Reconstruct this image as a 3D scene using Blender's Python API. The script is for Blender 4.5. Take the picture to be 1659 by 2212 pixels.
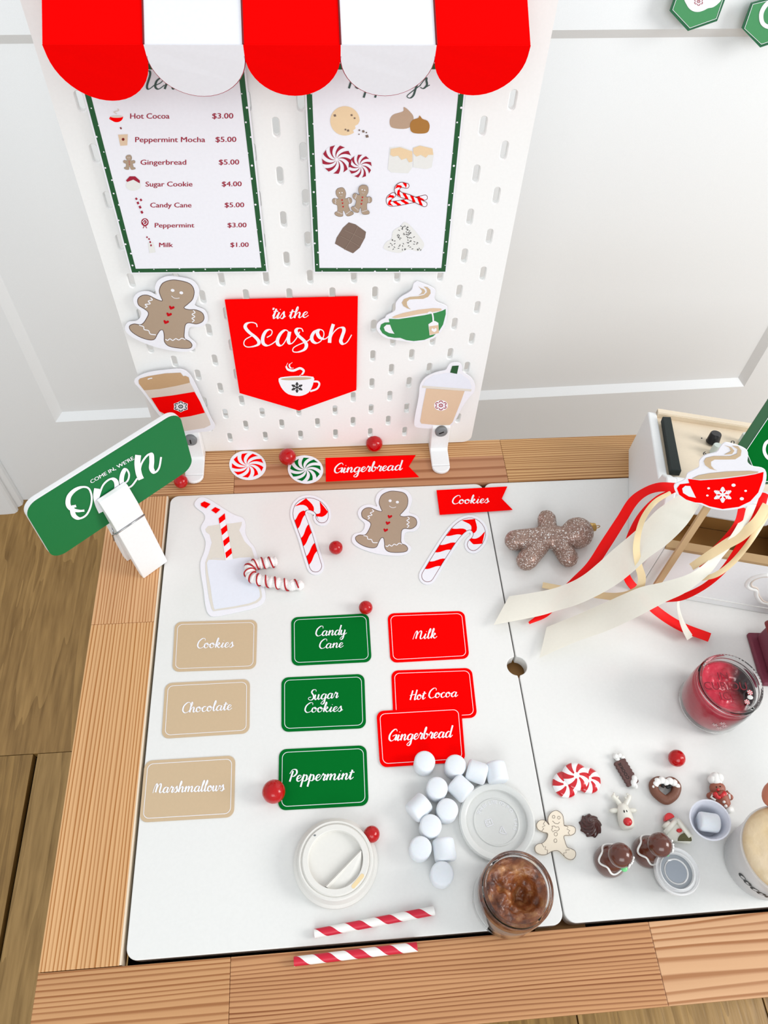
import bpy, bmesh, math, random
from mathutils import Vector, Matrix
random.seed(7)
for o in list(bpy.data.objects): bpy.data.objects.remove(o)
SC = bpy.context.scene
COL = SC.collection

# ------------------------------------------------------------------ camera
W, H, F = 1659.0, 2212.0, 1670.18
CAM = Vector((0.1859, -0.5813, 0.704))
ROT = Matrix(((0.9963, 0.0427, -0.0741), (-0.0773, 0.8200, -0.5671), (0.0366, 0.5708, 0.8203)))
cd = bpy.data.cameras.new('camera'); cam = bpy.data.objects.new('camera', cd); COL.objects.link(cam)
cd.sensor_fit = 'VERTICAL'; cd.sensor_height = 32.0; cd.lens = F / H * 32.0; cd.clip_start = 0.01
cam.matrix_world = Matrix.Translation(CAM) @ ROT.to_quaternion().normalized().to_matrix().to_4x4()
SC.camera = cam

# ------------------------------------------------------------------ world, lights, exposure
wd = bpy.data.worlds.new('world'); SC.world = wd; wd.use_nodes = True
bg = wd.node_tree.nodes['Background']
bg.inputs[0].default_value = (0.93, 0.97, 1.0, 1); bg.inputs[1].default_value = 0.74
def area(name, loc, target, sx, sy, power, color):
    l = bpy.data.lights.new(name, 'AREA'); l.shape = 'RECTANGLE'; l.size = sx; l.size_y = sy
    l.energy = power; l.color = color
    o = bpy.data.objects.new(name, l); COL.objects.link(o); o.location = loc
    o.rotation_euler = (Vector(target) - Vector(loc)).to_track_quat('-Z', 'Y').to_euler(); return o
area('window_light', (2.1, -0.70, 1.10), (0.3, -0.2, 0.0), 0.75, 0.95, 25, (1.0, 0.985, 0.965))
area('wall_fill_light', (0.1, -2.6, 1.7), (0.4, 0.3, 0.1), 2.0, 1.3, 30, (0.97, 0.99, 1.0))  # unseen fill lamp behind the camera, added to brighten the wall and pegboard
SC.view_settings.view_transform = 'Standard'; SC.view_settings.look = 'None'
SC.view_settings.exposure = 0.05; SC.view_settings.gamma = 1.0; SC.view_settings.use_curve_mapping = False

# ------------------------------------------------------------------ measuring helpers
def ray(px, py):
    return ROT @ Vector(((px - W/2)/F, -(py - H/2)/F, -1.0))
class Plane:                       # a real plane of the scene (table top, pegboard, sign ...)
    def __init__(s, p, n):
        s.p = Vector(p); s.n = Vector(n).normalized()
    def at(s, px, py, off=0.0):
        d = ray(px, py); p = s.p + s.n*off
        return CAM + d*((p - CAM).dot(s.n)/d.dot(s.n))
TABLE = Plane((0, 0, 0), (0, 0, 1))
LID = Plane((0, 0, -0.0015), (0, 0, 1))
BOARD = Plane((0, 0, 0), (0, -1, 0))
def onz(px, py, z): return TABLE.at(px, py, z)
def depth(p): return -(ROT.transposed() @ (Vector(p) - CAM)).z
def inbox(pts, sc, ox, oy): return [(x/sc + ox, y/sc + oy) for x, y in pts]

# ------------------------------------------------------------------ materials
def lin(c):
    return tuple(((v/255.0)/12.92 if v/255.0 <= 0.04045 else ((v/255.0 + 0.055)/1.055)**2.4) for v in c)
def pcol(c, k=1.06): return tuple(min(0.92, v/k) for v in lin(c))
def mat(name, c, rough=0.5, spec=0.5, k=1.06, metal=0.0, trans=0.0, sss=0.0, coat=0.0, ior=1.45, alpha=1.0, sheen=0.0, bump=0.0, bscale=400.0):
    m = bpy.data.materials.new(name); m.use_nodes = True; nt = m.node_tree; b = nt.nodes['Principled BSDF']
    b.inputs['Base Color'].default_value = (*pcol(c, k), 1); b.inputs['Roughness'].default_value = rough
    b.inputs['Specular IOR Level'].default_value = spec; b.inputs['Metallic'].default_value = metal
    b.inputs['Transmission Weight'].default_value = trans; b.inputs['IOR'].default_value = ior
    b.inputs['Coat Weight'].default_value = coat; b.inputs['Alpha'].default_value = alpha
    b.inputs['Sheen Weight'].default_value = sheen
    if sss: b.inputs['Subsurface Weight'].default_value = sss; b.inputs['Subsurface Scale'].default_value = 0.004
    # fine procedural tone variation on every material
    n = nt.nodes.new('ShaderNodeTexNoise'); n.inputs['Scale'].default_value = bscale; n.inputs['Detail'].default_value = 3
    tc = nt.nodes.new('ShaderNodeTexCoord'); nt.links.new(tc.outputs['Object'], n.inputs['Vector'])
    if trans == 0:
        mx = nt.nodes.new('ShaderNodeMix'); mx.data_type = 'RGBA'
        mx.inputs['A'].default_value = (*[v*0.97 for v in pcol(c, k)], 1); mx.inputs['B'].default_value = (*[min(.95, v*1.03) for v in pcol(c, k)], 1)
        nt.links.new(n.outputs['Fac'], mx.inputs['Factor']); nt.links.new(mx.outputs['Result'], b.inputs['Base Color'])
    if bump:
        bp = nt.nodes.new('ShaderNodeBump'); bp.inputs['Strength'].default_value = 1.0; bp.inputs['Distance'].default_value = bump
        nt.links.new(n.outputs['Fac'], bp.inputs['Height']); nt.links.new(bp.outputs['Normal'], b.inputs['Normal'])
    return m
def N(nt, t, **kw):
    n = nt.nodes.new(t)
    for k, v in kw.items():
        if k.startswith('i_'): n.inputs[k[2:].replace('_', ' ')].default_value = v
        else: setattr(n, k, v)
    return n
def math_n(nt, op, a, b=None):
    n = nt.nodes.new('ShaderNodeMath'); n.operation = op
    for i, v in enumerate((a, b)):
        if v is None: continue
        if isinstance(v, (int, float)): n.inputs[i].default_value = v
        else: nt.links.new(v, n.inputs[i])
    return n.outputs[0]
def pine(name, along, light, dark, scale=420.0, seed=0.0, rough=0.45, warp=0.011, k=1.06):
    """pine stave: growth rings running along one axis"""
    m = bpy.data.materials.new(name); m.use_nodes = True; nt = m.node_tree; b = nt.nodes['Principled BSDF']
    tc = N(nt, 'ShaderNodeTexCoord'); mp = N(nt, 'ShaderNodeMapping')
    mp.inputs['Location'].default_value = (seed*0.37, seed*0.61, seed*0.13)
    s = (0.05, 1, 1) if along == 'x' else (1, 0.05, 1)
    mp.inputs['Scale'].default_value = s
    nt.links.new(tc.outputs['Object'], mp.inputs['Vector'])
    n1 = N(nt, 'ShaderNodeTexNoise'); n1.inputs['Scale'].default_value = 22; n1.inputs['Detail'].default_value = 2.0
    nt.links.new(mp.outputs[0], n1.inputs['Vector'])
    sep = N(nt, 'ShaderNodeSeparateXYZ'); nt.links.new(mp.outputs[0], sep.inputs[0])
    ax = sep.outputs['Y'] if along == 'x' else sep.outputs['X']
    w = math_n(nt, 'MULTIPLY', n1.outputs['Fac'], warp*2.2)
    n3 = N(nt, 'ShaderNodeTexNoise'); n3.inputs['Scale'].default_value = 160; n3.inputs['Detail'].default_value = 1.5
    nt.links.new(mp.outputs[0], n3.inputs['Vector'])
    w2 = math_n(nt, 'MULTIPLY', n3.outputs['Fac'], 0.0016)
    t = math_n(nt, 'ADD', math_n(nt, 'ADD', ax, w), w2)
    fr = math_n(nt, 'FRACT', math_n(nt, 'MULTIPLY', t, scale))
    rp = N(nt, 'ShaderNodeValToRGB'); e = rp.color_ramp.elements
    L = pcol(light, k); D = pcol(dark, k); M = tuple((a*0.8 + c*0.2) for a, c in zip(L, D))
    e[0].position = 0.0; e[0].color = (*L, 1); e[1].position = 0.52; e[1].color = (*M, 1)
    x = e.new(0.74); x.color = (*D, 1); x = e.new(0.90); x.color = (*D, 1); x = e.new(1.0); x.color = (*L, 1)
    nt.links.new(fr, rp.inputs[0])
    wn_ = N(nt, 'ShaderNodeTexWhiteNoise', noise_dimensions='1D'); nt.links.new(math_n(nt, 'FLOOR', math_n(nt, 'MULTIPLY', t, scale)), wn_.inputs['W'])
    bm_ = N(nt, 'ShaderNodeMix', data_type='RGBA'); bm_.inputs['B'].default_value = (*L, 1); nt.links.new(rp.outputs[0], bm_.inputs['A']); nt.links.new(math_n(nt, 'MULTIPLY', wn_.outputs['Value'], .38), bm_.inputs['Factor'])
    n2 = N(nt, 'ShaderNodeTexNoise'); n2.inputs['Scale'].default_value = 60; n2.inputs['Detail'].default_value = 4
    nt.links.new(mp.outputs[0], n2.inputs['Vector'])
    mx = N(nt, 'ShaderNodeMix', data_type='RGBA', blend_type='MULTIPLY'); mx.inputs['Factor'].default_value = 0.5
    r2 = N(nt, 'ShaderNodeValToRGB'); r2.color_ramp.elements[0].position = .3; r2.color_ramp.elements[0].color = (.78, .72, .66, 1); r2.color_ramp.elements[1].position = .65; r2.color_ramp.elements[1].color = (1, 1, 1, 1)
    nt.links.new(n2.outputs['Fac'], r2.inputs[0])
    nt.links.new(bm_.outputs['Result'], mx.inputs['A']); nt.links.new(r2.outputs[0], mx.inputs['B'])
    nt.links.new(mx.outputs['Result'], b.inputs['Base Color'])
    b.inputs['Roughness'].default_value = rough; b.inputs['Specular IOR Level'].default_value = 0.35
    bp = N(nt, 'ShaderNodeBump'); bp.inputs['Strength'].default_value = .12; bp.inputs['Distance'].default_value = 0.0004
    nt.links.new(fr, bp.inputs['Height']); nt.links.new(bp.outputs[0], b.inputs['Normal'])
    return m
def floor_wood(name, light, dark, seed):
    m = bpy.data.materials.new(name); m.use_nodes = True; nt = m.node_tree; b = nt.nodes['Principled BSDF']
    tc = N(nt, 'ShaderNodeTexCoord'); mp = N(nt, 'ShaderNodeMapping'); mp.inputs['Location'].default_value = (seed, seed*2, 0)
    mp.inputs['Scale'].default_value = (1, 0.09, 1); nt.links.new(tc.outputs['Object'], mp.inputs['Vector'])
    n0 = N(nt, 'ShaderNodeTexNoise'); n0.inputs['Scale'].default_value = 14; n0.inputs['Detail'].default_value = 3; n0.inputs['Distortion'].default_value = .5
    nt.links.new(mp.outputs[0], n0.inputs['Vector'])
    ring = math_n(nt, 'FRACT', math_n(nt, 'MULTIPLY', n0.outputs['Fac'], 9.0))
    n1 = N(nt, 'ShaderNodeTexNoise'); n1.inputs['Scale'].default_value = 150; n1.inputs['Detail'].default_value = 5; n1.inputs['Distortion'].default_value = .2
    nt.links.new(mp.outputs[0], n1.inputs['Vector'])
    v = math_n(nt, 'ADD', math_n(nt, 'MULTIPLY', ring, 0.22), math_n(nt, 'MULTIPLY', n1.outputs['Fac'], 0.80))
    rp = N(nt, 'ShaderNodeValToRGB'); e = rp.color_ramp.elements
    e[0].position = .22; e[0].color = (*pcol(dark), 1); e[1].position = .80; e[1].color = (*pcol(light), 1)
    nt.links.new(v, rp.inputs[0]); nt.links.new(rp.outputs[0], b.inputs['Base Color']); b.inputs['Roughness'].default_value = .42
    bp = N(nt, 'ShaderNodeBump'); bp.inputs['Strength'].default_value = .5; bp.inputs['Distance'].default_value = 0.0012
    nt.links.new(v, bp.inputs['Height']); nt.links.new(bp.outputs[0], b.inputs['Normal'])
    return m
def swirl_mat(name, c1, c2, n=7, twist=1.3, rad=0.02, core=0.14):
    """pinwheel of two colours around the object's own z axis"""
    m = bpy.data.materials.new(name); m.use_nodes = True; nt = m.node_tree; b = nt.nodes['Principled BSDF']
    tc = N(nt, 'ShaderNodeTexCoord'); sp = N(nt, 'ShaderNodeSeparateXYZ'); nt.links.new(tc.outputs['Object'], sp.inputs[0])
    r = math_n(nt, 'DIVIDE', math_n(nt, 'SQRT', math_n(nt, 'ADD', math_n(nt, 'POWER', sp.outputs[0], 2.0), math_n(nt, 'POWER', sp.outputs[1], 2.0))), rad)
    th = math_n(nt, 'DIVIDE', math_n(nt, 'ARCTAN2', sp.outputs[1], sp.outputs[0]), 2*math.pi/n)
    t = math_n(nt, 'FRACT', math_n(nt, 'ADD', math_n(nt, 'ADD', th, math_n(nt, 'MULTIPLY', r, twist)), 20.0))
    on = math_n(nt, 'MULTIPLY', math_n(nt, 'LESS_THAN', t, 0.5), math_n(nt, 'GREATER_THAN', r, core))
    mx = N(nt, 'ShaderNodeMix', data_type='RGBA'); mx.inputs['A'].default_value = (*pcol(c1), 1); mx.inputs['B'].default_value = (*pcol(c2), 1)
    nt.links.new(on, mx.inputs['Factor']); nt.links.new(mx.outputs['Result'], b.inputs['Base Color'])
    b.inputs['Roughness'].default_value = .18; b.inputs['Coat Weight'].default_value = .5
    return m
def spiral_mat(name, c1, c2, pitch, turns=1, phase=0.0):
    """bands winding around the object's own x axis"""
    m = bpy.data.materials.new(name); m.use_nodes = True; nt = m.node_tree; b = nt.nodes['Principled BSDF']
    tc = N(nt, 'ShaderNodeTexCoord'); sp = N(nt, 'ShaderNodeSeparateXYZ'); nt.links.new(tc.outputs['Object'], sp.inputs[0])
    th = math_n(nt, 'DIVIDE', math_n(nt, 'ARCTAN2', sp.outputs[2], sp.outputs[1]), 2*math.pi)
    t = math_n(nt, 'FRACT', math_n(nt, 'ADD', math_n(nt, 'ADD', math_n(nt, 'DIVIDE', sp.outputs[0], pitch), math_n(nt, 'MULTIPLY', th, -1.0)), 10.0 + phase))
    on = math_n(nt, 'LESS_THAN', t, 0.5)
    mx = N(nt, 'ShaderNodeMix', data_type='RGBA'); mx.inputs['A'].default_value = (*pcol(c1), 1); mx.inputs['B'].default_value = (*pcol(c2), 1)
    nt.links.new(on, mx.inputs['Factor']); nt.links.new(mx.outputs['Result'], b.inputs['Base Color'])
    b.inputs['Roughness'].default_value = .45
    return m
RED = (240, 0, 0); GRN = (0, 112, 44); TAN = (205, 180, 146); MAROON = (160, 14, 50); DGREEN = (58, 82, 76)
M = {}
M['wall'] = mat('wall_paint', (242, 245, 247), .45, bump=.00006, bscale=900)
M['laminate'] = mat('lid_laminate', (233, 233, 230), .16, .5)
M['lidedge'] = mat('lid_edge', (235, 235, 232), .3)
M['dark'] = mat('dark_void', (22, 14, 10), .9, .1)
M['inner'] = mat('inner_wood', (176, 128, 72), .6, bump=.0002, bscale=60)
M['board'] = mat('pegboard_paint', (243, 243, 241), .5)
M['paper'] = mat('print_paper', (240, 240, 246), .55)
M['paperw'] = mat('white_ink', (245, 245, 250), .5)
M['red'] = mat('red_ink', (250, 0, 0), .8, .04, k=1.0); M['green'] = mat('green_ink', (0, 108, 38), .8, .06); M['darkgreen'] = mat('deep_green_ink', (20, 84, 42), .5)
M['tan'] = mat('tan_ink', TAN, .5); M['brown_ink'] = mat('gingerbread_ink', (174, 152, 130), .5)
M['outline'] = mat('outline_ink', (84, 62, 58), .5); M['maroon'] = mat('maroon_ink', MAROON, .5); M['dg'] = mat('slate_green_ink', DGREEN, .5)
M['redout'] = mat('dark_red_ink', (120, 8, 16), .5)
M['beige'] = mat('beige_ink', (226, 221, 210), .5); M['cup_beige'] = mat('cup_beige_ink', (222, 208, 196), .5)
M['heart'] = mat('heart_ink', (196, 14, 26), .6, .1)
M['milk'] = mat('milk_ink', (232, 236, 246), .5)
M['lidtan'] = mat('coffee_lid_ink', (196, 160, 120), .5); M['icetan'] = mat('iced_drink_ink', (224, 196, 166), .5)
M['black'] = mat('black_ink', (28, 30, 32), .5); M['choc_ink'] = mat('chocolate_ink', (124, 104, 92), .5); M['choc_line'] = mat('chocolate_line_ink', (146, 126, 112), .5)
M['caramel'] = mat('caramel_ink', (170, 118, 52), .5); M['taupe'] = mat('taupe_ink', (186, 158, 134), .5)
M['cookie'] = mat('cookie_ink', (236, 208, 168), .5); M['pale'] = mat('pale_ink', (232, 232, 228), .5)
M['green2'] = mat('tea_cup_ink', (46, 138, 74), .5); M['signgreen'] = mat('sign_green', (20, 116, 60), .5, .25)
M['tagrim'] = mat('tag_dark_green', (38, 104, 70), .4); M['taggreen'] = mat('tag_green', (76, 152, 100), .35)
M['white'] = mat('white_plastic', (240, 241, 241), .35); M['whitewood'] = mat('white_painted_wood', (240, 241, 241), .5)
M['screw'] = mat('screw_grey', (122, 126, 128), .4); M['slot'] = mat('slot_black', (12, 12, 12), .6)
M['metal'] = mat('spring_steel', (180, 182, 184), .25, metal=1.0)
M['mallow'] = mat('marshmallow', (231, 236, 241), .75, sss=.15)
M['redfoil'] = mat('red_berry', (184, 0, 6), .2, .35, coat=.35, bump=.0007, bscale=160)
M['gold'] = mat('gold_cap', (196, 160, 96), .2, metal=1.0)
M['ply'] = mat('plywood', (236, 220, 196), .5, bump=.00005, bscale=300); M['plyedge'] = mat('plywood_edge', (176, 146, 104), .6)
M['cavity'] = mat('cavity_wood', (170, 124, 66), .6)
M['blackplastic'] = mat('black_plastic', (28, 28, 30), .3, bump=.00008, bscale=1500); M['mint'] = mat('mint_knob', (206, 216, 208), .35)
M['felt'] = mat('felt_black', (36, 44, 42), .8, bump=.0003, bscale=1600)
M['cream'] = mat('cream_satin', (254, 243, 230), .36, sheen=.1, k=1.0, alpha=.84); M['redsatin'] = mat('red_satin', (236, 0, 0), .5, .25, k=1.0)
M['goldsatin'] = mat('gold_satin', (240, 216, 168), .32, sheen=.3)
M['stick'] = mat('wooden_stick', (196, 164, 122), .6, bump=.0001, bscale=90)
M['choc'] = mat('chocolate_glaze', (92, 44, 28), .25, coat=.6); M['choc2'] = mat('dark_frosting', (74, 40, 36), .28, coat=.4)
M['wafer'] = mat('cocoa_wafer', (92, 62, 58), .6, bump=.0003, bscale=500); M['icing'] = mat('white_icing', (244, 244, 240), .35)
M['gbrown'] = mat('gingerbread_clay', (158, 92, 72), .5); M['donut'] = mat('donut_dough', (122, 78, 60), .5, bump=.0003, bscale=500)
M['ivory'] = mat('ivory_resin', (240, 238, 226), .35, coat=.3); M['rednose'] = mat('red_glitter', (214, 22, 30), .3, coat=.5, bump=.0004, bscale=1400)
M['olive'] = mat('olive_door', (96, 92, 60), .6, bump=.0004, bscale=800); M['mintgreen'] = mat('mint_bow', (120, 214, 140), .3)
M['plyman'] = mat('laser_ply', (238, 226, 206), .55); M['burn'] = mat('burnt_line', (66, 46, 40), .7)
M['cocoadough'] = mat('cocoa_dough', (140, 82, 40), .35, bump=.003, bscale=55, coat=.4)
M['reddough'] = mat('berry_dough', (196, 26, 58), .3, bump=.0006, bscale=120, coat=.5); M['darkdough'] = mat('dark_berry', (40, 10, 12), .3, coat=.5, bump=.001, bscale=90)
M['beigedough'] = mat('oat_dough', (206, 186, 150), .4, bump=.0016, bscale=50, coat=.3)
M['finger'] = mat('terracotta_dough', (196, 118, 90), .5, bump=.0003, bscale=200)
M['housered'] = mat('dark_red_roof', (128, 16, 14), .55, bump=.0002, bscale=300); M['housewall'] = mat('plum_wall', (120, 50, 68), .55, bump=.0003, bscale=300)
M['glass'] = mat('clear_plastic', (250, 250, 250), .03, trans=1.0, ior=1.3, k=1.0)
M['frost'] = mat('frosted_plastic', (246, 247, 248), .25, alpha=.55); M['frostlid'] = mat('cup_lid_plastic', (229, 227, 221), .35)
M['deli'] = mat('translucent_lid_plastic', (242, 243, 240), .22, alpha=.72)
M['greylid'] = mat('grey_translucent', (150, 156, 162), .25, alpha=.85)
M['wcup'] = mat('white_cup', (236, 238, 248), .25, alpha=.95)

# ------------------------------------------------------------------ object helpers
def link(o): COL.objects.link(o); return o
def thing(name, label, cat, loc, group=None):
    o = bpy.data.objects.new(name, None); o.empty_display_size = .01; link(o); o.location = loc
    o['label'] = label; o['category'] = cat
    if group: o['group'] = group
    return o
def root_loc(o):
    v = Vector((0, 0, 0))
    while o is not None: v = v + Vector(o.location); o = o.parent
    return v
def mesh_obj(name, verts, faces, m, parent=None, smooth=False, label=None):
    """verts in world coordinates"""
    off = root_loc(parent) if parent is not None else Vector((0, 0, 0))
    me = bpy.data.meshes.new(name); me.from_pydata([tuple(Vector(v) - off) for v in verts], [], faces); me.update()
    if m is not None: me.materials.append(m)
    if smooth: me.polygons.foreach_set('use_smooth', [True]*len(me.polygons))
    o = bpy.data.objects.new(name, me); link(o)
    if parent is not None: o.parent = parent
    if label: o['label'] = label
    return o
def tag(o, label, cat, group=None):
    o['label'] = label; o['category'] = cat
    if group: o['group'] = group
    return o
def struct(o): o['kind'] = 'structure'; return o
def recenter(o):
    """put a one-mesh thing's origin at its own base"""
    me = o.data; n = len(me.vertices); c = Vector((0, 0, 0)); z = 1e9
    for v in me.vertices: c += v.co; z = min(z, v.co.z)
    c /= n; c.z = z
    for v in me.vertices: v.co -= c
    o.location = Vector(o.location) + c; return o
class MB:
    def __init__(s): s.v = []; s.f = []
    def add(s, vs, fs):
        b = len(s.v); s.v += [Vector(v) for v in vs]; s.f += [tuple(i + b for i in f) for f in fs]; return s
    def box(s, p, q, R=None, c=None):
        vs = [Vector((x, y, z)) for x in (p[0], q[0]) for y in (p[1], q[1]) for z in (p[2], q[2])]
        if R is not None: vs = [R @ v + Vector(c) for v in vs]
        return s.add(vs, [(0, 1, 3, 2), (4, 6, 7, 5), (0, 4, 5, 1), (2, 3, 7, 6), (0, 2, 6, 4), (1, 5, 7, 3)])
    def grid(s, rows, closed_u=False, closed_v=False, cap0=False, cap1=False):
        b = len(s.v); nr = len(rows); nc = len(rows[0])
        for r in rows: s.v += [Vector(p) for p in r]
        for i in range(nr if closed_v else nr - 1):
            for j in range(nc if closed_u else nc - 1):
                i2 = (i + 1) % nr; j2 = (j + 1) % nc
                s.f.append((b + i*nc + j, b + i*nc + j2, b + i2*nc + j2, b + i2*nc + j))
        if cap0: s.f.append(tuple(b + j for j in range(nc))[::-1])
        if cap1: s.f.append(tuple(b + (nr - 1)*nc + j for j in range(nc)))
        return s
    def lathe(s, prof, c=(0, 0, 0), n=40, R=None, cap0=False, cap1=False):
        rows = []
        for r, z in prof:
            row = []
            for k in range(n):
                a = 2*math.pi*k/n; p = Vector((r*math.cos(a), r*math.sin(a), z))
                if R is not None: p = R @ p
                row.append(p + Vector(c))
            rows.append(row)
        return s.grid(rows, closed_u=True, cap0=cap0, cap1=cap1)
    def tube(s, pts, rad, n=10, caps=True):
        pts = [Vector(p) for p in pts]; m = len(pts)
        if not hasattr(rad, '__len__'): rad = [rad]*m
        rows = []; up = Vector((0.123, 0.2, 1)).normalized(); prev = None
        for i, p in enumerate(pts):
            t = (pts[min(i + 1, m - 1)] - pts[max(i - 1, 0)]).normalized()
            a = (up - t*up.dot(t)) if prev is None else (prev - t*prev.dot(t))
            a.normalize(); prev = a; b2 = t.cross(a)
            rows.append([p + (a*math.cos(2*math.pi*k/n) + b2*math.sin(2*math.pi*k/n))*rad[i] for k in range(n)])
        return s.grid(rows, closed_u=True, cap0=caps, cap1=caps)
    def ball(s, c, r, n=20, m=12, R=None):
        if not hasattr(r, '__len__'): r = (r, r, r)
        rows = []
        for i in range(1, m):
            ph = math.pi*i/m; row = []
            for k in range(n):
                a = 2*math.pi*k/n; p = Vector((r[0]*math.sin(ph)*math.cos(a), r[1]*math.sin(ph)*math.sin(a), -r[2]*math.cos(ph)))
                if R is not None: p = R @ p
                row.append(p + Vector(c))
            rows.append(row)
        return s.grid(rows, closed_u=True, cap0=True, cap1=True)
    def prism(s, top, bot):
        n = len(top); s.add(list(bot) + list(top), [tuple(range(n))[::-1], tuple(range(n, 2*n))] + [(i, (i + 1) % n, n + (i + 1) % n, n + i) for i in range(n)]); return s
    def build(s, name, m, parent=None, smooth=False, label=None):
        o = mesh_obj(name, s.v, s.f, m, parent, smooth, label)
        bm = bmesh.new(); bm.from_mesh(o.data); bmesh.ops.recalc_face_normals(bm, faces=bm.faces); bm.to_mesh(o.data); bm.free()
        return o
def bevel(o, w=.001, seg=2, ang=.6):
    b = o.modifiers.new('bevel', 'BEVEL'); b.width = w; b.segments = seg; b.limit_method = 'ANGLE'; b.angle_limit = ang
    return o
def smooth_by_angle(o, ang=.7):
    o.data.polygons.foreach_set('use_smooth', [True]*len(o.data.polygons))
    bm = bmesh.new(); bm.from_mesh(o.data)
    for e in bm.edges:
        if len(e.link_faces) == 2 and e.calc_face_angle(0) > ang: e.smooth = False
    bm.to_mesh(o.data); bm.free(); return o
def catmull(pts, n=6, closed=False):
    P = [Vector(p) for p in pts]; out = []; m = len(P)
    if m < 3: return P
    rng = range(m) if closed else range(m - 1)
    for i in rng:
        p0 = P[(i - 1) % m] if closed or i > 0 else P[0]*2 - P[1]
        p1 = P[i]; p2 = P[(i + 1) % m]
        p3 = P[(i + 2) % m] if closed or i < m - 2 else P[-1]*2 - P[-2]
        for k in range(n):
            t = k/n
            out.append(0.5*((2*p1) + (p2 - p0)*t + (2*p0 - 5*p1 + 4*p2 - p3)*t*t + (3*p1 - p0 - 3*p2 + p3)*t**3))
    if not closed: out.append(P[-1])
    return out
# ---- flat print on a plane: every shape is given on the plane it is printed on
def fill(mb, pl, pts, off, smooth=0):
    if smooth: pts = [(p.x, p.y) for p in catmull([(x, y, 0) for x, y in pts], smooth, True)]
    vs = [pl.at(x, y, off) for x, y in pts]; mb.add(vs, [tuple(range(len(vs)))]); return mb
def plate(name, pl, pts, off0, off1, m, parent=None, smooth=0, label=None):
    """thin sheet between two offsets of a plane"""
    if smooth: pts = [(p.x, p.y) for p in catmull([(x, y, 0) for x, y in pts], smooth, True)]
    top = [pl.at(x, y, off1) for x, y in pts]; bot = [t - pl.n*(off1 - off0) for t in top]
    return MB().prism(top, bot).build(name, m, parent, label=label)
_sc = [0]
def stroke(mb, pl, pts, w, off, smooth=5, contrast=0.0, closed=False):
    P = catmull([(x, y, 0) for x, y in pts], smooth, closed) if smooth and len(pts) > 2 else [Vector((x, y, 0)) for x, y in pts]
    L = []; R = []; m = len(P); _sc[0] += 1; off = off + (_sc[0] % 7)*8e-6
    for i, p in enumerate(P):
        if closed: t = P[(i + 1) % m] - P[(i - 1) % m]
        else: t = P[min(i + 1, m - 1)] - P[max(i - 1, 0)]
        if t.length < 1e-9: t = Vector((1, 0, 0))
        t.normalize(); nn = Vector((-t.y, t.x, 0))
        ww = w[i*len(w)//m] if hasattr(w, '__len__') else w
        if contrast:
            d = max(0.0, t.y*0.96 + t.x*0.12)
            ww = w*((1 - contrast) + contrast*d**0.8)
        L.append(p + nn*ww/2); R.append(p - nn*ww/2)
    if contrast and not closed:      # round the pen ends a little
        pass
    if closed: L.append(L[0]); R.append(R[0])
    mb.grid([[pl.at(a.x, a.y, off + i*1.5e-6) for i, a in enumerate(L)], [pl.at(a.x, a.y, off + i*1.5e-6) for i, a in enumerate(R)]]); return mb
def ell(cx, cy, rx, ry, rot=0.0, n=28, a0=0.0, a1=2*math.pi):
    o = []
    full = abs(a1 - a0 - 2*math.pi) < 1e-6
    for k in range(n if full else n + 1):
        a = a0 + (a1 - a0)*k/n; x = rx*math.cos(a); y = ry*math.sin(a)
        o.append((cx + x*math.cos(rot) - y*math.sin(rot), cy + x*math.sin(rot) + y*math.cos(rot)))
    return o
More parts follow.
